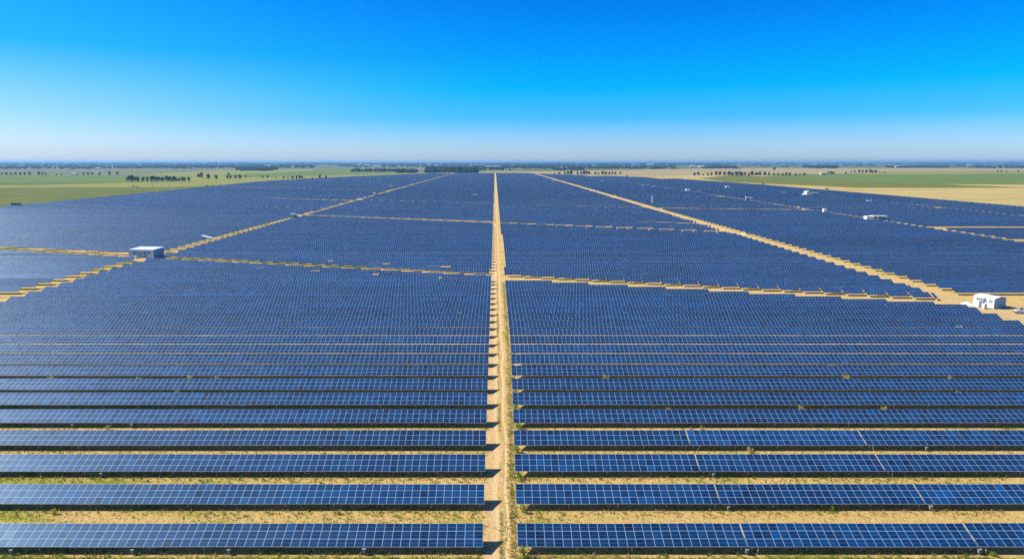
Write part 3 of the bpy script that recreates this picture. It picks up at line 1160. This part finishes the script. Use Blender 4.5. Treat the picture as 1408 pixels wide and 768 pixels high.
for k, (x, y, s, lab) in enumerate([(1353, 422, 1.5, 'tall white cabinet before the doors of the white station'), (1361, 424.3, 1.1, 'low white cabinet by the near corner of the white station')]):
    p = ground_at(x, y)
    o = empty('electric_cabinet', (p.x - 1.6, p.y, 0), R(20))
    tag(o, lab, 'cabinet', 'cabinets at the white station')
    part(o, 'housing', 'white', ((-.5 * s, -.35 * s, .1), (.5 * s, .35 * s, 1.3 * s)))
    part(o, 'base', 'grey', ((-.45 * s, -.3 * s, 0), (.45 * s, .3 * s, .098)))
    dd = part(o, 'door', 'offwhite', ((-.44 * s, -.35 * s - .03, .16), (.44 * s, -.35 * s - .003, 1.24 * s)))
    part(dd, 'handle', 'dark', ((.3 * s, -.35 * s - .06, .6 * s), (.34 * s, -.35 * s - .033, .75 * s)))


def mound(name, p, rx, ry, h, mat, label, cat, group=None):
    r = random.Random(int(p[0] * 7) + int(p[1]))
    vs_, fs = [], []
    nr, ns = 5, 14
    for i in range(nr + 1):
        t = i / nr
        for k in range(ns):
            a = 2 * math.pi * k / ns
            q = 1 + .22 * noise.noise((math.cos(a) * 1.5, math.sin(a) * 1.5, p[0]))
            z = h * math.cos(t * math.pi / 2) ** 1.1 * (1 + .25 * noise.noise((math.cos(a) * 2 * t, math.sin(a) * 2 * t, p[1]))) if i < nr else -.05
            vs_.append((math.cos(a) * rx * t * q, math.sin(a) * ry * t * q, z))
    for i in range(nr):
        for k in range(ns):
            fs.append((i * ns + k, (i + 1) * ns + k, (i + 1) * ns + (k + 1) % ns, i * ns + (k + 1) % ns))
    b = MB()
    b.add(vs_, fs)
    o = b.build(name, M[mat], smooth=True)
    o.location = (p[0], p[1], 0)
    return tag(o, label, cat, group)


p = ground_at(1330, 418)
mound('gravel_heap', p, 1.5, 2.2, .6, 'white', 'flat white gravel heap beside the white station at right', 'gravel heap')

# big blue steel shed at the crossing left of the lane
A_, B_, C_ = ground_at(178.5, 354.5), ground_at(208, 355.8), ground_at(223.5, 352.4)
ang = math.atan2((B_ - A_).y, (B_ - A_).x)
w_ = (B_ - A_).length
l_, h_ = 7.5, 3.5
o = empty('equipment_shed', (A_.x, A_.y, 0), ang + R(8))
tag(o, 'big blue steel shed with white roof at the crossing on the left lane', 'shed')
part(o, 'wall', 'shedblue', ((0, 0, 0), (w_, l_, h_)))
b = MB()
v = [(-.08, -.12, h_ + .003), (w_ + .1, -.12, h_ + .003), (w_ + .1, l_ + .3, h_ + .32), (-.08, l_ + .3, h_ + .32)]
v += [(a, c, z + .14) for a, c, z in v]
b.add(v, [(0, 3, 2, 1), (4, 5, 6, 7), (0, 1, 5, 4), (1, 2, 6, 5), (2, 3, 7, 6), (3, 0, 4, 7)])
b.build('roof', M['white'], o)
part(o, 'wall_shade_tint', 'bluesteel', ((w_ + .003, .05, 0), (w_ + .06, l_ - .05, h_ - .05)))  # deeper blue sheet on the right end wall paints in its shaded side
for k in range(3):
    x = 1.6 + 2.35 * k
    d = part(o, 'door', 'bluesteel' if k != 1 else 'bluegrey', ((x, -.06, .05), (x + 1.7, -.003, 2.8)))
    part(d, 'handle', 'white', ((x + 1.45, -.1, 1.2), (x + 1.52, -.063, 1.6)))
part(o, 'corner_trim', 'offwhite', ((-.12, -.12, 0), (.12, -.004, h_ - .01)))
part(o, 'corner_trim', 'bluewhite', ((w_ - .95, -.08, 0), (w_ + .08, -.004, h_ - .01)))
part(o, 'vent', 'dark', ((8.6, -.05, 1.9), (9.3, -.003, 2.6))) if w_ > 10.5 else None
o2 = empty('electric_cabinet', (ground_at(186, 355.6).x, ground_at(186, 355.6).y, 0), ang)
tag(o2, 'low pale cabinet in front of the blue shed', 'cabinet')
part(o2, 'housing', 'offwhite', ((-.9, -.4, .1), (.9, .4, 1.2)))
part(o2, 'base', 'grey', ((-.8, -.35, 0), (.8, .35, .098)))

# tilted pale board on posts beside the left lane
p0, p1 = ground_at(276, 333.0), ground_at(295, 334.5)
o = empty('raised_board', ((p0.x + p1.x) / 2, (p0.y + p1.y) / 2, 0), math.atan2((p1 - p0).y, (p1 - p0).x))
tag(o, 'pale tilted board on dark posts beside the left lane', 'board')
b = MB()
b.box((-3.5, -.7, 3.2), (3.5, .7, 3.3), 0, Matrix.Rotation(R(7), 4, 'Y') @ Matrix.Rotation(R(6), 4, 'X'))
b.build('board', M['white'], o)
for x in (-1.8, 1.9):
    b = MB()
    b.box((x - .1, -.1, 0), (x + .1, .1, 3.15 - x * .12))
    b.build('post', M['dark'], o)


def skid(x, y, wpx, hpx, label, mat='white', group='equipment stations along the lanes', rz=0.0, name='inverter_station', low=False):
    """a small container station: plinth, body, roof, door and a lower transformer box beside it"""
    p = ground_at(x, y)
    W, Hh = metres(wpx, y), metres(hpx, y)
    Dp = max(1.8, min(W * .6, 4.0))
    o = empty(name, (p.x, p.y, 0), rz)
    tag(o, label, 'station', group)
    part(o, 'base', 'grey', ((-W / 2, 0, 0), (W / 2, Dp, .2)))
    s = W * (.55 if low else .98) - W / 2
    part(o, 'body', mat, ((-W / 2 + .1, .1, .2), (s, Dp - .1, Hh)))
    part(o, 'roof', 'white', ((-W / 2 - .1, -.1, Hh + .002), (s + .15, Dp + .1, Hh + .18)))
    d = part(o, 'door', 'bluewhite', ((-W / 2 + .5, .05, .25), (-W / 2 + .5 + min(1.3, W * .3), .097, Hh * .8)))
    if low:
        part(o, 'transformer', 'grey', ((s + .3, .3, .2), (W / 2 - .1, Dp - .3, Hh * .62)))
    return o


skid(404, 299.2, 9, 5.5, 'white station with low transformer beside the left lane at a crossing', low=True)
skid(516, 268.5, 7, 3.2, 'small white station beside the left lane, farther out', low=True)
skid(537.5, 259.0, 4.5, 3.6, 'small white hut standing among the far rows left of the left lane')
skid(653, 271.0, 7, 3.6, 'cream hut alone in the far rows left of the central lane', 'tanwall')
skid(667.5, 270.8, 3, 1.8, 'tiny pale cabinet between the cream hut and the central lane', 'offwhite')
skid(463, 258.0, 2.2, 1.8, 'tiny white box in the far rows left of the left lane', 'white')
skid(762, 250.3, 5, 2.4, 'pale hut beside the right lane, farthest out', 'offwhite')
skid(829, 250.6, 5, 2.2, 'small white hut on the second right lane, farthest out')
skid(884, 256.6, 3, 2.2, 'tiny white hut on the second right lane', 'white')
skid(898.5, 258.6, 2.6, 2, 'tiny white box beside another on the second right lane', 'white')
skid(948, 264.4, 9, 4.6, 'white station with low wing on the second right lane', low=True, group='equipment stations along the lanes')
skid(962.5, 265.4, 5.5, 3, 'dark equipment hut right of a white station on the second right lane', 'dark')
skid(1002, 259.4, 8, 3.6, 'white hut with transformer on the third right lane', low=True)
skid(1028, 275.0, 4.6, 4.0, 'white box station, larger of a pair on the second right lane')
skid(1033.6, 274.6, 3, 3.0, 'white box station, smaller of a pair on the second right lane', 'offwhite')
skid(1046, 275.8, 6, 1.8, 'yellowish low equipment hut near the white pair on the second right lane', 'tanwall')
skid(1079, 266.6, 5, 2.2, 'pale yellow hut on the third right lane', 'tanwall')
skid(1136.5, 293.4, 8, 6.2, 'white box station beside the second right lane with a lower side unit', low=True)
skid(1198, 278.6, 10, 2.6, 'low pale equipment hut on the third right lane with open apron', 'offwhite', low=True)
skid(1394, 413.5, 4, 2, 'low dark cabinet behind the parked silver car', 'dark') if False else None

# white barn with dark blue side at the far right
A_, B_, C_ = ground_at(1109, 269.8), ground_at(1117, 270.4), ground_at(1127, 269.6)
o = empty('white_barn', (A_.x, A_.y, 0), R(10))
tag(o, 'white barn with dark blue side wall among the far rows at right', 'barn')
wx = 7.2
h_ = 5.4
part(o, 'wall', 'white', ((0, 0, 0), (wx, 6, h_)))
part(o, 'side_wing', 'bluesteel', ((wx + .003, .5, 0), (wx + 9, 6, h_ * .72)))
part(o, 'wing_roof', 'white', ((wx + .003, .3, h_ * .72 + .003), (wx + 9.3, 6.2, h_ * .72 + .25)))
b = MB()
gable(b, 0, wx, 0, 6, h_ + .003, .8)
b.build('roof', M['white'], o)
d = part(o, 'door', 'offwhite', ((2.2, -.08, 0), (5, -.003, 3.4)))
part(o, 'lean_to', 'white', ((-3.2, 1, 0), (-.004, 5, 2.4)))

# open white frame building on the second right lane
p = ground_at(1191.5, 304.6)
W = metres(26.5, 304.6)
o = empty('open_shelter', (p.x, p.y, 0), R(-4))
tag(o, 'white walled shelter with open dark bays on the second right lane', 'shelter')
hh = 3.9
part(o, 'wall', 'white', ((0, 0, 0), (W * .34, 5, hh - .3)))
part(o, 'back_wall', 'bluewhite', ((W * .34 + .003, 4.6, 0), (W, 5, hh - .3)))
for q in (.36, .52, .56, .98):
    b = MB()
    ww = .9 if q == .52 else .3
    b.box((W * q, 0, 0), (W * q + ww, .4, hh - .3))
    b.build('pillar', M['white'], o)
part(o, 'roof', 'white', ((W * .3, -.4, hh - .297), (W * 1.06, 5.4, hh)))
part(o, 'rail', 'white', ((W * .39, .12, 1.7), (W * .515, .28, 1.9)))
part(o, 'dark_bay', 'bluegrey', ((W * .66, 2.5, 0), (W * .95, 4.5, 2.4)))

# dark hut on legs at the left field edge
p = ground_at(20.5, 285)
W = metres(10.5, 285)
o = empty('field_hut', (p.x - W / 2, p.y, 0))
tag(o, 'dark hut on short legs at the edge of the left field', 'hut')
part(o, 'wall', 'grey', ((0, 0, 1.0), (W, 3.4, 3.6)))
part(o, 'roof', 'dark', ((-.3, -.3, 3.603), (W + .3, 3.7, 3.9)))
part(o, 'window', 'glass', ((.6, -.04, 1.9), (2.2, -.003, 2.9)))
part(o, 'window', 'glass', ((3.4, -.04, 1.9), (5.2, -.003, 2.9)))
for x in (.2, W - .5):
    for y in (.2, 2.9):
        part(o, 'leg', 'dark', ((x, y, 0), (x + .3, y + .3, .997)))


def mast(x, y, hpx, label, mat, cat='mast', lattice=True):
    p = ground_at(x, y)
    h = metres(hpx, y)
    o = empty('lattice_mast' if lattice else 'field_post', (p.x, p.y, 0))
    tag(o, label, cat)
    b = MB()
    if lattice:
        w0 = .75
        legs = [Vector((math.cos(a), math.sin(a), 0)) * w0 for a in (0.3, 2.4, 4.5)]
        for q in legs:
            b.bar(q, Vector((q.x * .3, q.y * .3, h)), .11, n=5)
        for k in range(7):
            z0, z1 = h * k / 7, h * (k + 1) / 7
            for i in range(3):
                a, c = legs[i] * (1 - .7 * k / 7), legs[(i + 1) % 3] * (1 - .7 * (k + 1) / 7)
                b.bar((a.x, a.y, z0), (c.x, c.y, z1), .06, n=4)
        b.build('lattice', M[mat], o)
    else:
        b.bar((0, 0, 0), (0, 0, h), .28, 0, .2, 6)
        b.build('post', M[mat], o)
    b = MB()
    b.box((-.5, -.5, h * .86), (.5, .5, h * .98))
    b.build('top_box', M['white' if lattice else mat], o)
    b = MB()
    b.box((-1, -1, -.05), (1, 1, .15))
    b.build('footing', M['grey'], o)
    return o


mast(896.5, 281.5, 12, 'white lattice mast standing beside the right lane', 'white')
mast(1197, 267.5, 8, 'pale mast in the straw field at the right edge of the rows', 'offwhite')
mast(209.5, 258.3, 6, 'rusty brown post in the pale field before the tree row', 'rust', 'post', False)
mast(911, 246.3, 4, 'dark post in the stubble field at the far right edge of the rows', 'dark', 'post', False)

# sand heaps and pads on the lanes
for (x, y, w, h, lab) in [(680.8, 284, 5, 1.6, 'pale sand heap on the central lane at the third crossing'), (680.6, 262.4, 3, 1.2, 'small pale sand heap on the central lane, farther out'),
                          (806, 260.8, 5, 1.8, 'straw coloured sand heap on the right lane, farther of two'), (818, 264, 4, 2.2, 'straw coloured sand heap on the right lane, nearer of two'),
                          (1025, 321.5, 14, 1.6, 'sand heap where the right lane meets a cross track'), (1258, 285.5, 10, 1.4, 'pale sand heap on the third right lane'),
                          (1353, 293.2, 13, 1.6, 'broad pale sand heap on the third right lane near the frame edge'), (1285, 317.8, 16, 1.8, 'pale sand heap at a crossing of the second right lane'),
                          (1404, 301, 10, 2.2, 'pale sand heap at the frame edge beside the third right lane'), (300, 327, 8, 1.6, 'tan sand heap beside the pale tilted board'),
                          (527, 371, 5, 1.6, 'small earth heap on the first cross track left of the central lane'), (944, 246.8, 5, 1.6, 'white lime heap at the field edge far right'),
                          (1252, 272.6, 3, 1.2, 'small white lime heap at the right field edge'), (85, 281, 12, .9, 'flat tan earth heap at the left field edge')]:
    p = ground_at(x, y)
    mound('sand_heap', p, metres(w, y) / 2, min(9, metres(w, y) * .6), metres(h, y), 'sand', lab, 'sand heap', 'earth and sand heaps around the lanes')

# silver car parked at the right edge
p = ground_at(1398, 431.5)
o = empty('parked_car', (p.x, p.y + .3, 0), R(-14))
tag(o, 'silver car parked in the dirt yard at the right frame edge', 'car')
prof = [(0.0, .35), (0.02, .72), (.25, .86), (1.15, .98), (1.95, 1.52), (3.3, 1.56), (4.25, 1.05), (4.45, .95), (4.5, .4)]
b = MB()
wy = 1.75
inset = lambda z: .12 * max(0, (z - .95) / .6)
L_ = [(x, -.0 + inset(z) * 1.4, z) for x, z in prof]
R_ = [(x, wy - inset(z) * 1.4, z) for x, z in prof]
n = len(prof)
b.add(L_ + R_, [tuple(range(n - 1, -1, -1)), tuple(range(n, 2 * n))] + [(i, i + 1, n + i + 1, n + i) for i in range(n - 1)] + [(n - 1, 0, n, 2 * n - 1)])
b.build('body', M['silver'], o)
b = MB()
b.face([(1.22, .16, 1.06), (1.9, .24, 1.50), (1.9, wy - .24, 1.50), (1.22, wy - .16, 1.06)])
b2 = MB()
off = Vector((-.03, 0, .03))
q = [Vector(t) + off for t in ((1.22, .16, 1.03), (1.9, .24, 1.487), (1.9, wy - .24, 1.487), (1.22, wy - .16, 1.03))]
b2.add([*q, *[t - off * .4 for t in q]], [(0, 1, 2, 3), (7, 6, 5, 4), (0, 4, 5, 1), (1, 5, 6, 2), (2, 6, 7, 3), (3, 7, 4, 0)])
b2.build('windscreen', M['glass'], o)
for y0, y1 in ((.02, -.0), ):
    b3 = MB()
    b3.box((2.05, .02, 1.05), (3.3, .14, 1.42))
    b3.build('side_window', M['glass'], o)
for x in (.85, 3.6):
    for y in (-.04, wy - .18):
        b = MB()
        b.bar((x, y, .33), (x, y + .22, .33), .33, n=14)
        wheel = b.build('wheel', M['rubber'], o)
        b = MB()
        yy = y - .02 if y < 1 else y + .20
        b.bar((x, yy, .33), (x, yy + .04, .33), .2, n=10)
        b.build('rim', M['silver'], wheel)
for y in (.12, wy - .5):
    part(o, 'headlight', 'white', ((-.04, y, .62), (.04, y + .38, .78)))
part(o, 'bumper', 'dark', ((-.08, .05, .3), (.06, wy - .05, .52)))

# ------------------------------------------------------------------ trees
def tree_meshes(seed, broad):
    r = random.Random(seed)
    t = MB()
    t.bar((0, 0, -.2), (0, 0, 4.2), .32, 0, .2, 7)
    lobes = []
    for k in range(7):
        a = r.uniform(0, 6.28)
        rad = r.uniform(.6, 2.2) * broad
        tip = Vector((math.cos(a) * rad, math.sin(a) * rad, r.uniform(4.0, 8.6)))
        t.bar((0, 0, r.uniform(2.0, 4.0)), tip, .13, 0, .04, 5)
        lobes.append(tip)
    lobes.append(Vector((0, 0, 9.0 + r.uniform(-.6, .6))))
    c = MB()
    for q in lobes:
        rr = r.uniform(1.1, 1.9)
        leafy(c, q, (rr * broad, rr * broad, rr), 120, .46, r, 1.0)
    for _ in range(8):
        a = r.uniform(0, 6.28)
        leafy(c, (math.cos(a) * 2 * broad, math.sin(a) * 2 * broad, r.uniform(1.8, 7)), (1.1, 1.1, .9), 50, .40, r, .8)
    return t.mesh('trunk', M['bark']), c.mesh('crown', M['leaf'])


TREES = [tree_meshes(100 + i, (.85, 1.0, 1.25, .7)[i % 4]) for i in range(6)]


def tree(x, y, hpx, label, group, name='tree'):
    p = ground_at(x, y)
    h = metres(hpx, y) / 10.4
    o = empty(name, (p.x, p.y, -.2), rng.uniform(0, 6.28))
    k = h * rng.uniform(.85, 1.15)
    o.scale = (k * 1.45, k * 1.45, h * 1.05)
    t, c = TREES[rng.randrange(6)]
    link('trunk', t, o)
    link('crown', c, o)
    tag(o, label, 'tree', group)
    return o


def tree_run(lst, y, what, group):
    lst = sorted(lst)
    for i, q in enumerate(lst):
        x, h = q[0], q[1]
        yy = q[2] if len(q) > 2 else y
        lab = f'{what}, {nth(i + 1)} from the left'
        tree(x, yy, h, lab, group)


tree_run([(178, 8.5), (182, 9), (187, 7), (190, 6.5), (197, 6.2), (203, 7), (209, 7.6), (212, 8.4), (217, 7), (224, 6.2), (230, 8), (234, 7.6), (239, 7.4), (243, 5), (247, 5), (251, 6.4), (254, 5.4), (260, 6.2)],
         249.8, 'dark green tree in the row along the left green field', 'trees of the tree row in the left field')
tree_run([(272.5, 5.5, 244.5), (277.5, 7, 244.5), (287, 7.8, 246.8), (297, 5.8, 246.6), (314.5, 4.4, 242), (313, 5, 246), (317, 4.6, 246), (324, 5.2, 246), (329.5, 5.6, 246), (338, 4.4, 245), (344, 2.2, 244.6),
          (361, 3.8, 245), (368, 4.0, 245), (379, 2.4, 245.4)], 245, 'scattered dark tree in the pasture right of the left tree row', 'scattered trees in the left pasture')
tree_run([(390, 3.6), (396, 3, 246), (402, 4.2), (408, 5), (412, 5.4), (415, 4.4), (419, 2.6, 247), (430, 3, 247.4), (440, 5.6, 245.8), (448.5, 4, 245.6), (466, 3, 246.8)], 246.2,
         'dark tree in the loose group at the left farm boundary', 'trees at the left farm boundary')
tree_run([(3, 4), (9, 4.2), (15, 3.8), (21, 4), (28, 4), (34, 4.6), (41, 4.8), (53, 5), (58, 4.4), (63, 3.6), (78, 2.4), (84, 2.4), (115, 4), (121, 3.8), (127, 3.6), (137, 3.8), (150.5, 4.8), (161.5, 5)],
         240.9, 'bluish tree beyond the far edge of the left green field', 'trees beyond the left green field')
tree_run([(762, 3), (769, 4.4), (777, 5), (781, 5.4), (785, 5.6), (794, 5), (799, 4.6), (803, 6), (807, 6), (810, 5), (819, 4.4), (823, 3.4), (829, 5.2), (833, 4.4), (838, 4), (842, 5.4), (846, 4.4), (853, 5), (862, 3.6, 244)],
         240.6, 'grey green tree beyond the far end of the right rows', 'trees beyond the far right end of the rows')
tree_run([(955, 4.6), (960, 5.6), (967, 3), (973, 4), (978, 4.8), (985, 5.6), (990, 6), (996, 5.6), (1002, 6), (1007, 5.4), (1012, 6), (1017, 6.4), (1020, 5, 242.2), (1024, 5.6), (1029.5, 5, 243), (1034, 6.4), (1040, 5.4), (1045, 6), (1051, 5.6), (1057, 5.2),
          (1064, 4.2), (1070, 4), (1076, 4), (1081, 5), (1086, 4.6), (1094, 3.6), (1100, 3.4), (1106, 4)], 241.8, 'olive green tree in the long belt across the right stubble field', 'trees of the belt in the right stubble field')
tree_run([(1139, 4), (1142.5, 4.4), (1146, 3.8), (1163, 3.6), (1170, 3.6, 238), (1175, 4, 238), (1181, 4.4, 238), (1186, 4.6, 238), (1191, 4.6, 238), (1196, 5.2, 238), (1200, 4.4, 238), (1204, 4.2, 238), (1210, 2.2, 238.2), (1216, 2, 238.2)],
         240, 'dark tree in the copse behind the right green field', 'trees behind the right green field')
tree_run([(1064.5, 4.6, 234.5), (1372, 3.4), (1377, 3), (1384, 2.6), (1400, 3)], 237, 'small lone tree in the distant land at right', 'lone trees in the distance at right')
for (x, y, s, lab) in [(184, 257, 2.6, 'dark bush in the pale field below the left tree row'), (189, 257.6, 2.0, 'smaller dark bush beside another in the pale left field'),
                       (285, 256.2, 2.6, 'low dark bush at the left end of a hedge line by the farm edge'), (293, 256, 2.2, 'low dark bush in the middle of a hedge line by the farm edge'),
                       (302, 255.4, 2.2, 'low dark bush at the right end of a hedge line by the farm edge'), (327, 257.8, 2.0, 'dark bush on the left farm boundary'),
                       (926, 246.6, 2.6, 'dark bush on the right farm boundary, farthest out'), (1050, 253.6, 3.0, 'dark round bush in the straw field near the farm boundary'), (1138, 260.8, 3.0, 'dark round bush above the white barn'),
                       (497, 245.6, 3.0, 'dark bush at the far left farm boundary')]:
    p = ground_at(x, y)
    o = empty('field_bush', (p.x, p.y, -.1))
    o.scale = (s * 1.5, s * 1.5, s)
    link('foliage', bpy.data.meshes.get('dark_foliage') or (lambda m: (setattr(m, 'name', 'dark_foliage'), m.materials.clear(), m.materials.append(M['leaf']), m)[-1])(GREENB[0][0].copy()), o)
    link('stem', GREENB[0][1], o)
    tag(o, lab, 'bush', 'dark bushes in the fields')

# ------------------------------------------------------------------ far-off woods, hedges and villages
ICO = None


def ico():
    import bmesh
    bm = bmesh.new()
    bmesh.ops.create_icosphere(bm, subdivisions=1, radius=1)
    v = [x.co.copy() for x in bm.verts]
    f = [tuple(q.index for q in p.verts) for p in bm.faces]
    bm.free()
    return v, f


IV, IF = ico()


def clump(b, x, y, w, h, r):
    vs_ = []
    s = r.uniform(0, 100)
    for q in IV:
        k = 1 + .45 * noise.noise((q.x * 1.7 + s, q.y * 1.7, q.z * 1.7)) + r.uniform(-.12, .12)
        vs_.append((x + q.x * w * k, y + q.y * w * .6 * k, max(-.6, h * .42 + q.z * h * .58 * k)))
    b.add(vs_, IF)


b = MB()
r = random.Random(77)


def belt(xa, xb, ya, yb, n, hm, wm=1.0):
    for _ in range(n):
        y = r.uniform(ya, yb)
        x = r.uniform(xa, xb)
        p = ground_at(x, y)
        px = metres(1, y)
        for q in range(3):
            clump(b, p.x + r.gauss(0, 1.6) * px, p.y + r.gauss(0, 20), max(7, px * r.uniform(.8, 2.2) * wm), hm * r.uniform(.7, 1.25), r)


belt(-200, 470, 223.2, 226.5, 500, 26, 2.0)
belt(-200, 430, 225.5, 229.5, 520, 16)
belt(-200, 300, 229.5, 232, 160, 12)
belt(-60, 130, 231, 232.5, 60, 11)
belt(160, 430, 229.5, 231.2, 120, 12)
belt(330, 380, 232.5, 234.8, 60, 12)
belt(430, 760, 223.3, 227, 420, 20, 1.8)
belt(470, 700, 227, 230, 130, 11)
belt(487, 560, 234.6, 236.2, 70, 10)
belt(548, 572, 236.6, 237.6, 26, 12)
belt(588, 655, 231, 237.6, 300, 13)
belt(655, 700, 231, 234, 50, 10)
belt(690, 1010, 223.3, 227.5, 400, 20, 1.8)
belt(690, 760, 227, 231.5, 130, 12)
belt(760, 930, 227.5, 231, 120, 11)
belt(720, 930, 231, 232.2, 90, 9)
belt(968, 1012, 229.5, 232, 60, 12)
belt(760, 800, 232.6, 234.5, 24, 9)
belt(1000, 1500, 223.2, 226, 320, 18, 1.8)
belt(1000, 1500, 225.6, 229.5, 130, 10)
belt(1106, 1150, 228.4, 231.6, 60, 13)
belt(1220, 1262, 229.5, 230.8, 36, 11)
belt(1262, 1300, 229.2, 230.8, 46, 12)
belt(1330, 1420, 230, 231.4, 30, 10)
tag(b.build('distant_woods', M['wood']), 'bluish distant woods and hedges along the horizon', 'woods', kind='stuff')


def house(x, y, wpx, hpx, label, wall='white', roof='offwhite'):
    p = ground_at(x, y)
    W, hh = metres(wpx, y), metres(hpx, y)
    Dp = min(W, 22)
    o = empty('distant_building', (p.x, p.y, -.2), rng.uniform(-.15, .15))
    tag(o, label, 'building', 'pale buildings in the distance')
    part(o, 'wall', wall, ((-W / 2, 0, 0), (W / 2, Dp, hh * .72)))
    b = MB()
    z, e = hh * .72 + .01, .6
    v = [(-W / 2 - e, -e, z), (W / 2 + e, -e, z), (W / 2 + e, Dp + e, z), (-W / 2 - e, Dp + e, z), (-W / 2 - e, Dp / 2, hh), (W / 2 + e, Dp / 2, hh)]
    b.add(v, [(0, 1, 5, 4), (2, 3, 4, 5), (1, 2, 5), (3, 0, 4), (0, 3, 2, 1)])
    b.build('roof', M[roof], o)
    return o


for (x, y, w, h, lab, *mm) in [
    (101, 240.2, 6, 2.2, 'white farm building beyond the left green field'), (133, 239, 5, 1.8, 'pale farm building between trees beyond the left green field', 'offwhite'),
    (92, 233, 9, 1.4, 'pale low building on the far left plain', 'offwhite'), (134, 232, 7, 2, 'pale building on the far left plain, right of a low one', 'offwhite'),
    (60, 232.4, 8, 1.3, 'pale low building at the far left woods edge', 'offwhite'), (265, 232, 6, 1.5, 'white building among distant hedges at left'),
    (298, 227.4, 7, 1.6, 'white building in the distant woods at left', 'offwhite'),
    (495, 227, 4, 2.2, 'white building left of the distant village left of centre'), (505, 228.3, 9, 2, 'long white building in the distant village left of centre'), (518, 229.2, 12, 1.5, 'long pale roofed building in the distant village left of centre', 'offwhite'),
    (590, 227.4, 6, 2.2, 'white building above the distant trees left of the lane end'), (600, 228.2, 5, 1.6, 'tan building above the distant trees left of the lane end', 'tanwall'), (579, 233, 8, 1.4, 'pale roof before the distant trees left of the lane end', 'offwhite'),
    (664, 228.4, 6, 2.2, 'pinkish building in the distant village near the lane end', 'tanwall', 'roofred'), (672, 230, 9, 2, 'tan building in the distant village near the lane end', 'tanwall'), (681, 229.2, 5, 1.8, 'white building in the distant village near the lane end'),
    (697, 234.4, 6, 2, 'white building right behind the far end of the central lane'), (704, 227.6, 8, 1.2, 'pale building right of the distant village', 'offwhite'), (714, 234, 5, 1.4, 'tan building right behind the far end of the lane, rightmost', 'tanwall'),
    (754, 231, 6, 1.4, 'pale building left of the bright white hall', 'offwhite'), (870, 229.4, 14, 1.6, 'long pale building left of the bright white hall on the horizon', 'offwhite'), (894, 228, 8, 2.6, 'bright white hall on the horizon right of centre'),
    (954, 229.6, 10, 2, 'pale building in the right distance, leftmost of two', 'offwhite'), (965, 229.8, 7, 2.2, 'white building in the right distance, rightmost of two'),
    (1133, 240, 7, 3.2, 'tan building beside the copse behind the right green field', 'tanwall', 'tanwall'), (1119, 227.6, 10, 1.8, 'white building above distant trees at right', 'offwhite'),
    (1235, 230, 6, 2, 'white building on the far right plain'), (1190, 226, 6, 1.4, 'pale building near the horizon at right', 'offwhite'), (1335, 227, 7, 1.3, 'pale building on the horizon far right', 'offwhite')]:
    house(x, y, w, h, lab, *mm)
# slender tower on the horizon
p = ground_at(712, 225)
o = empty('distant_tower', (p.x, p.y, -.2))
tag(o, 'slender dark tower standing up from the horizon right of the lane', 'tower')
hh = metres(4, 225)
b = MB()
b.bar((0, 0, 0), (0, 0, hh), 7, 0, 3, 8)
b.build('shaft', M['grey'], o)
b = MB()
b.bar((0, 0, hh), (0, 0, hh * 1.1), 6, 0, 5, 8)
b.build('tower_top', M['grey'], o)

# ------------------------------------------------------------------ haze: thin blue air out to the horizon
HAZE_DENSITY = 7e-5
b = MB()
b.box((-S - 500, -3500, -3), (S + 500, S + 500, 62))
hz = NT('haze')
hz.n.remove(hz.bsdf)
vol = hz.n.new('ShaderNodeVolumePrincipled')
vol.inputs['Color'].default_value = (.33, .67, 1.0, 1)
vol.inputs['Density'].default_value = HAZE_DENSITY
vol.inputs['Anisotropy'].default_value = .2
hz.l.new(vol.outputs[0], hz.n['Material Output'].inputs['Volume'])
tag(b.build('haze', hz.mat), 'thin bluish haze over the plain', 'haze', kind='stuff')
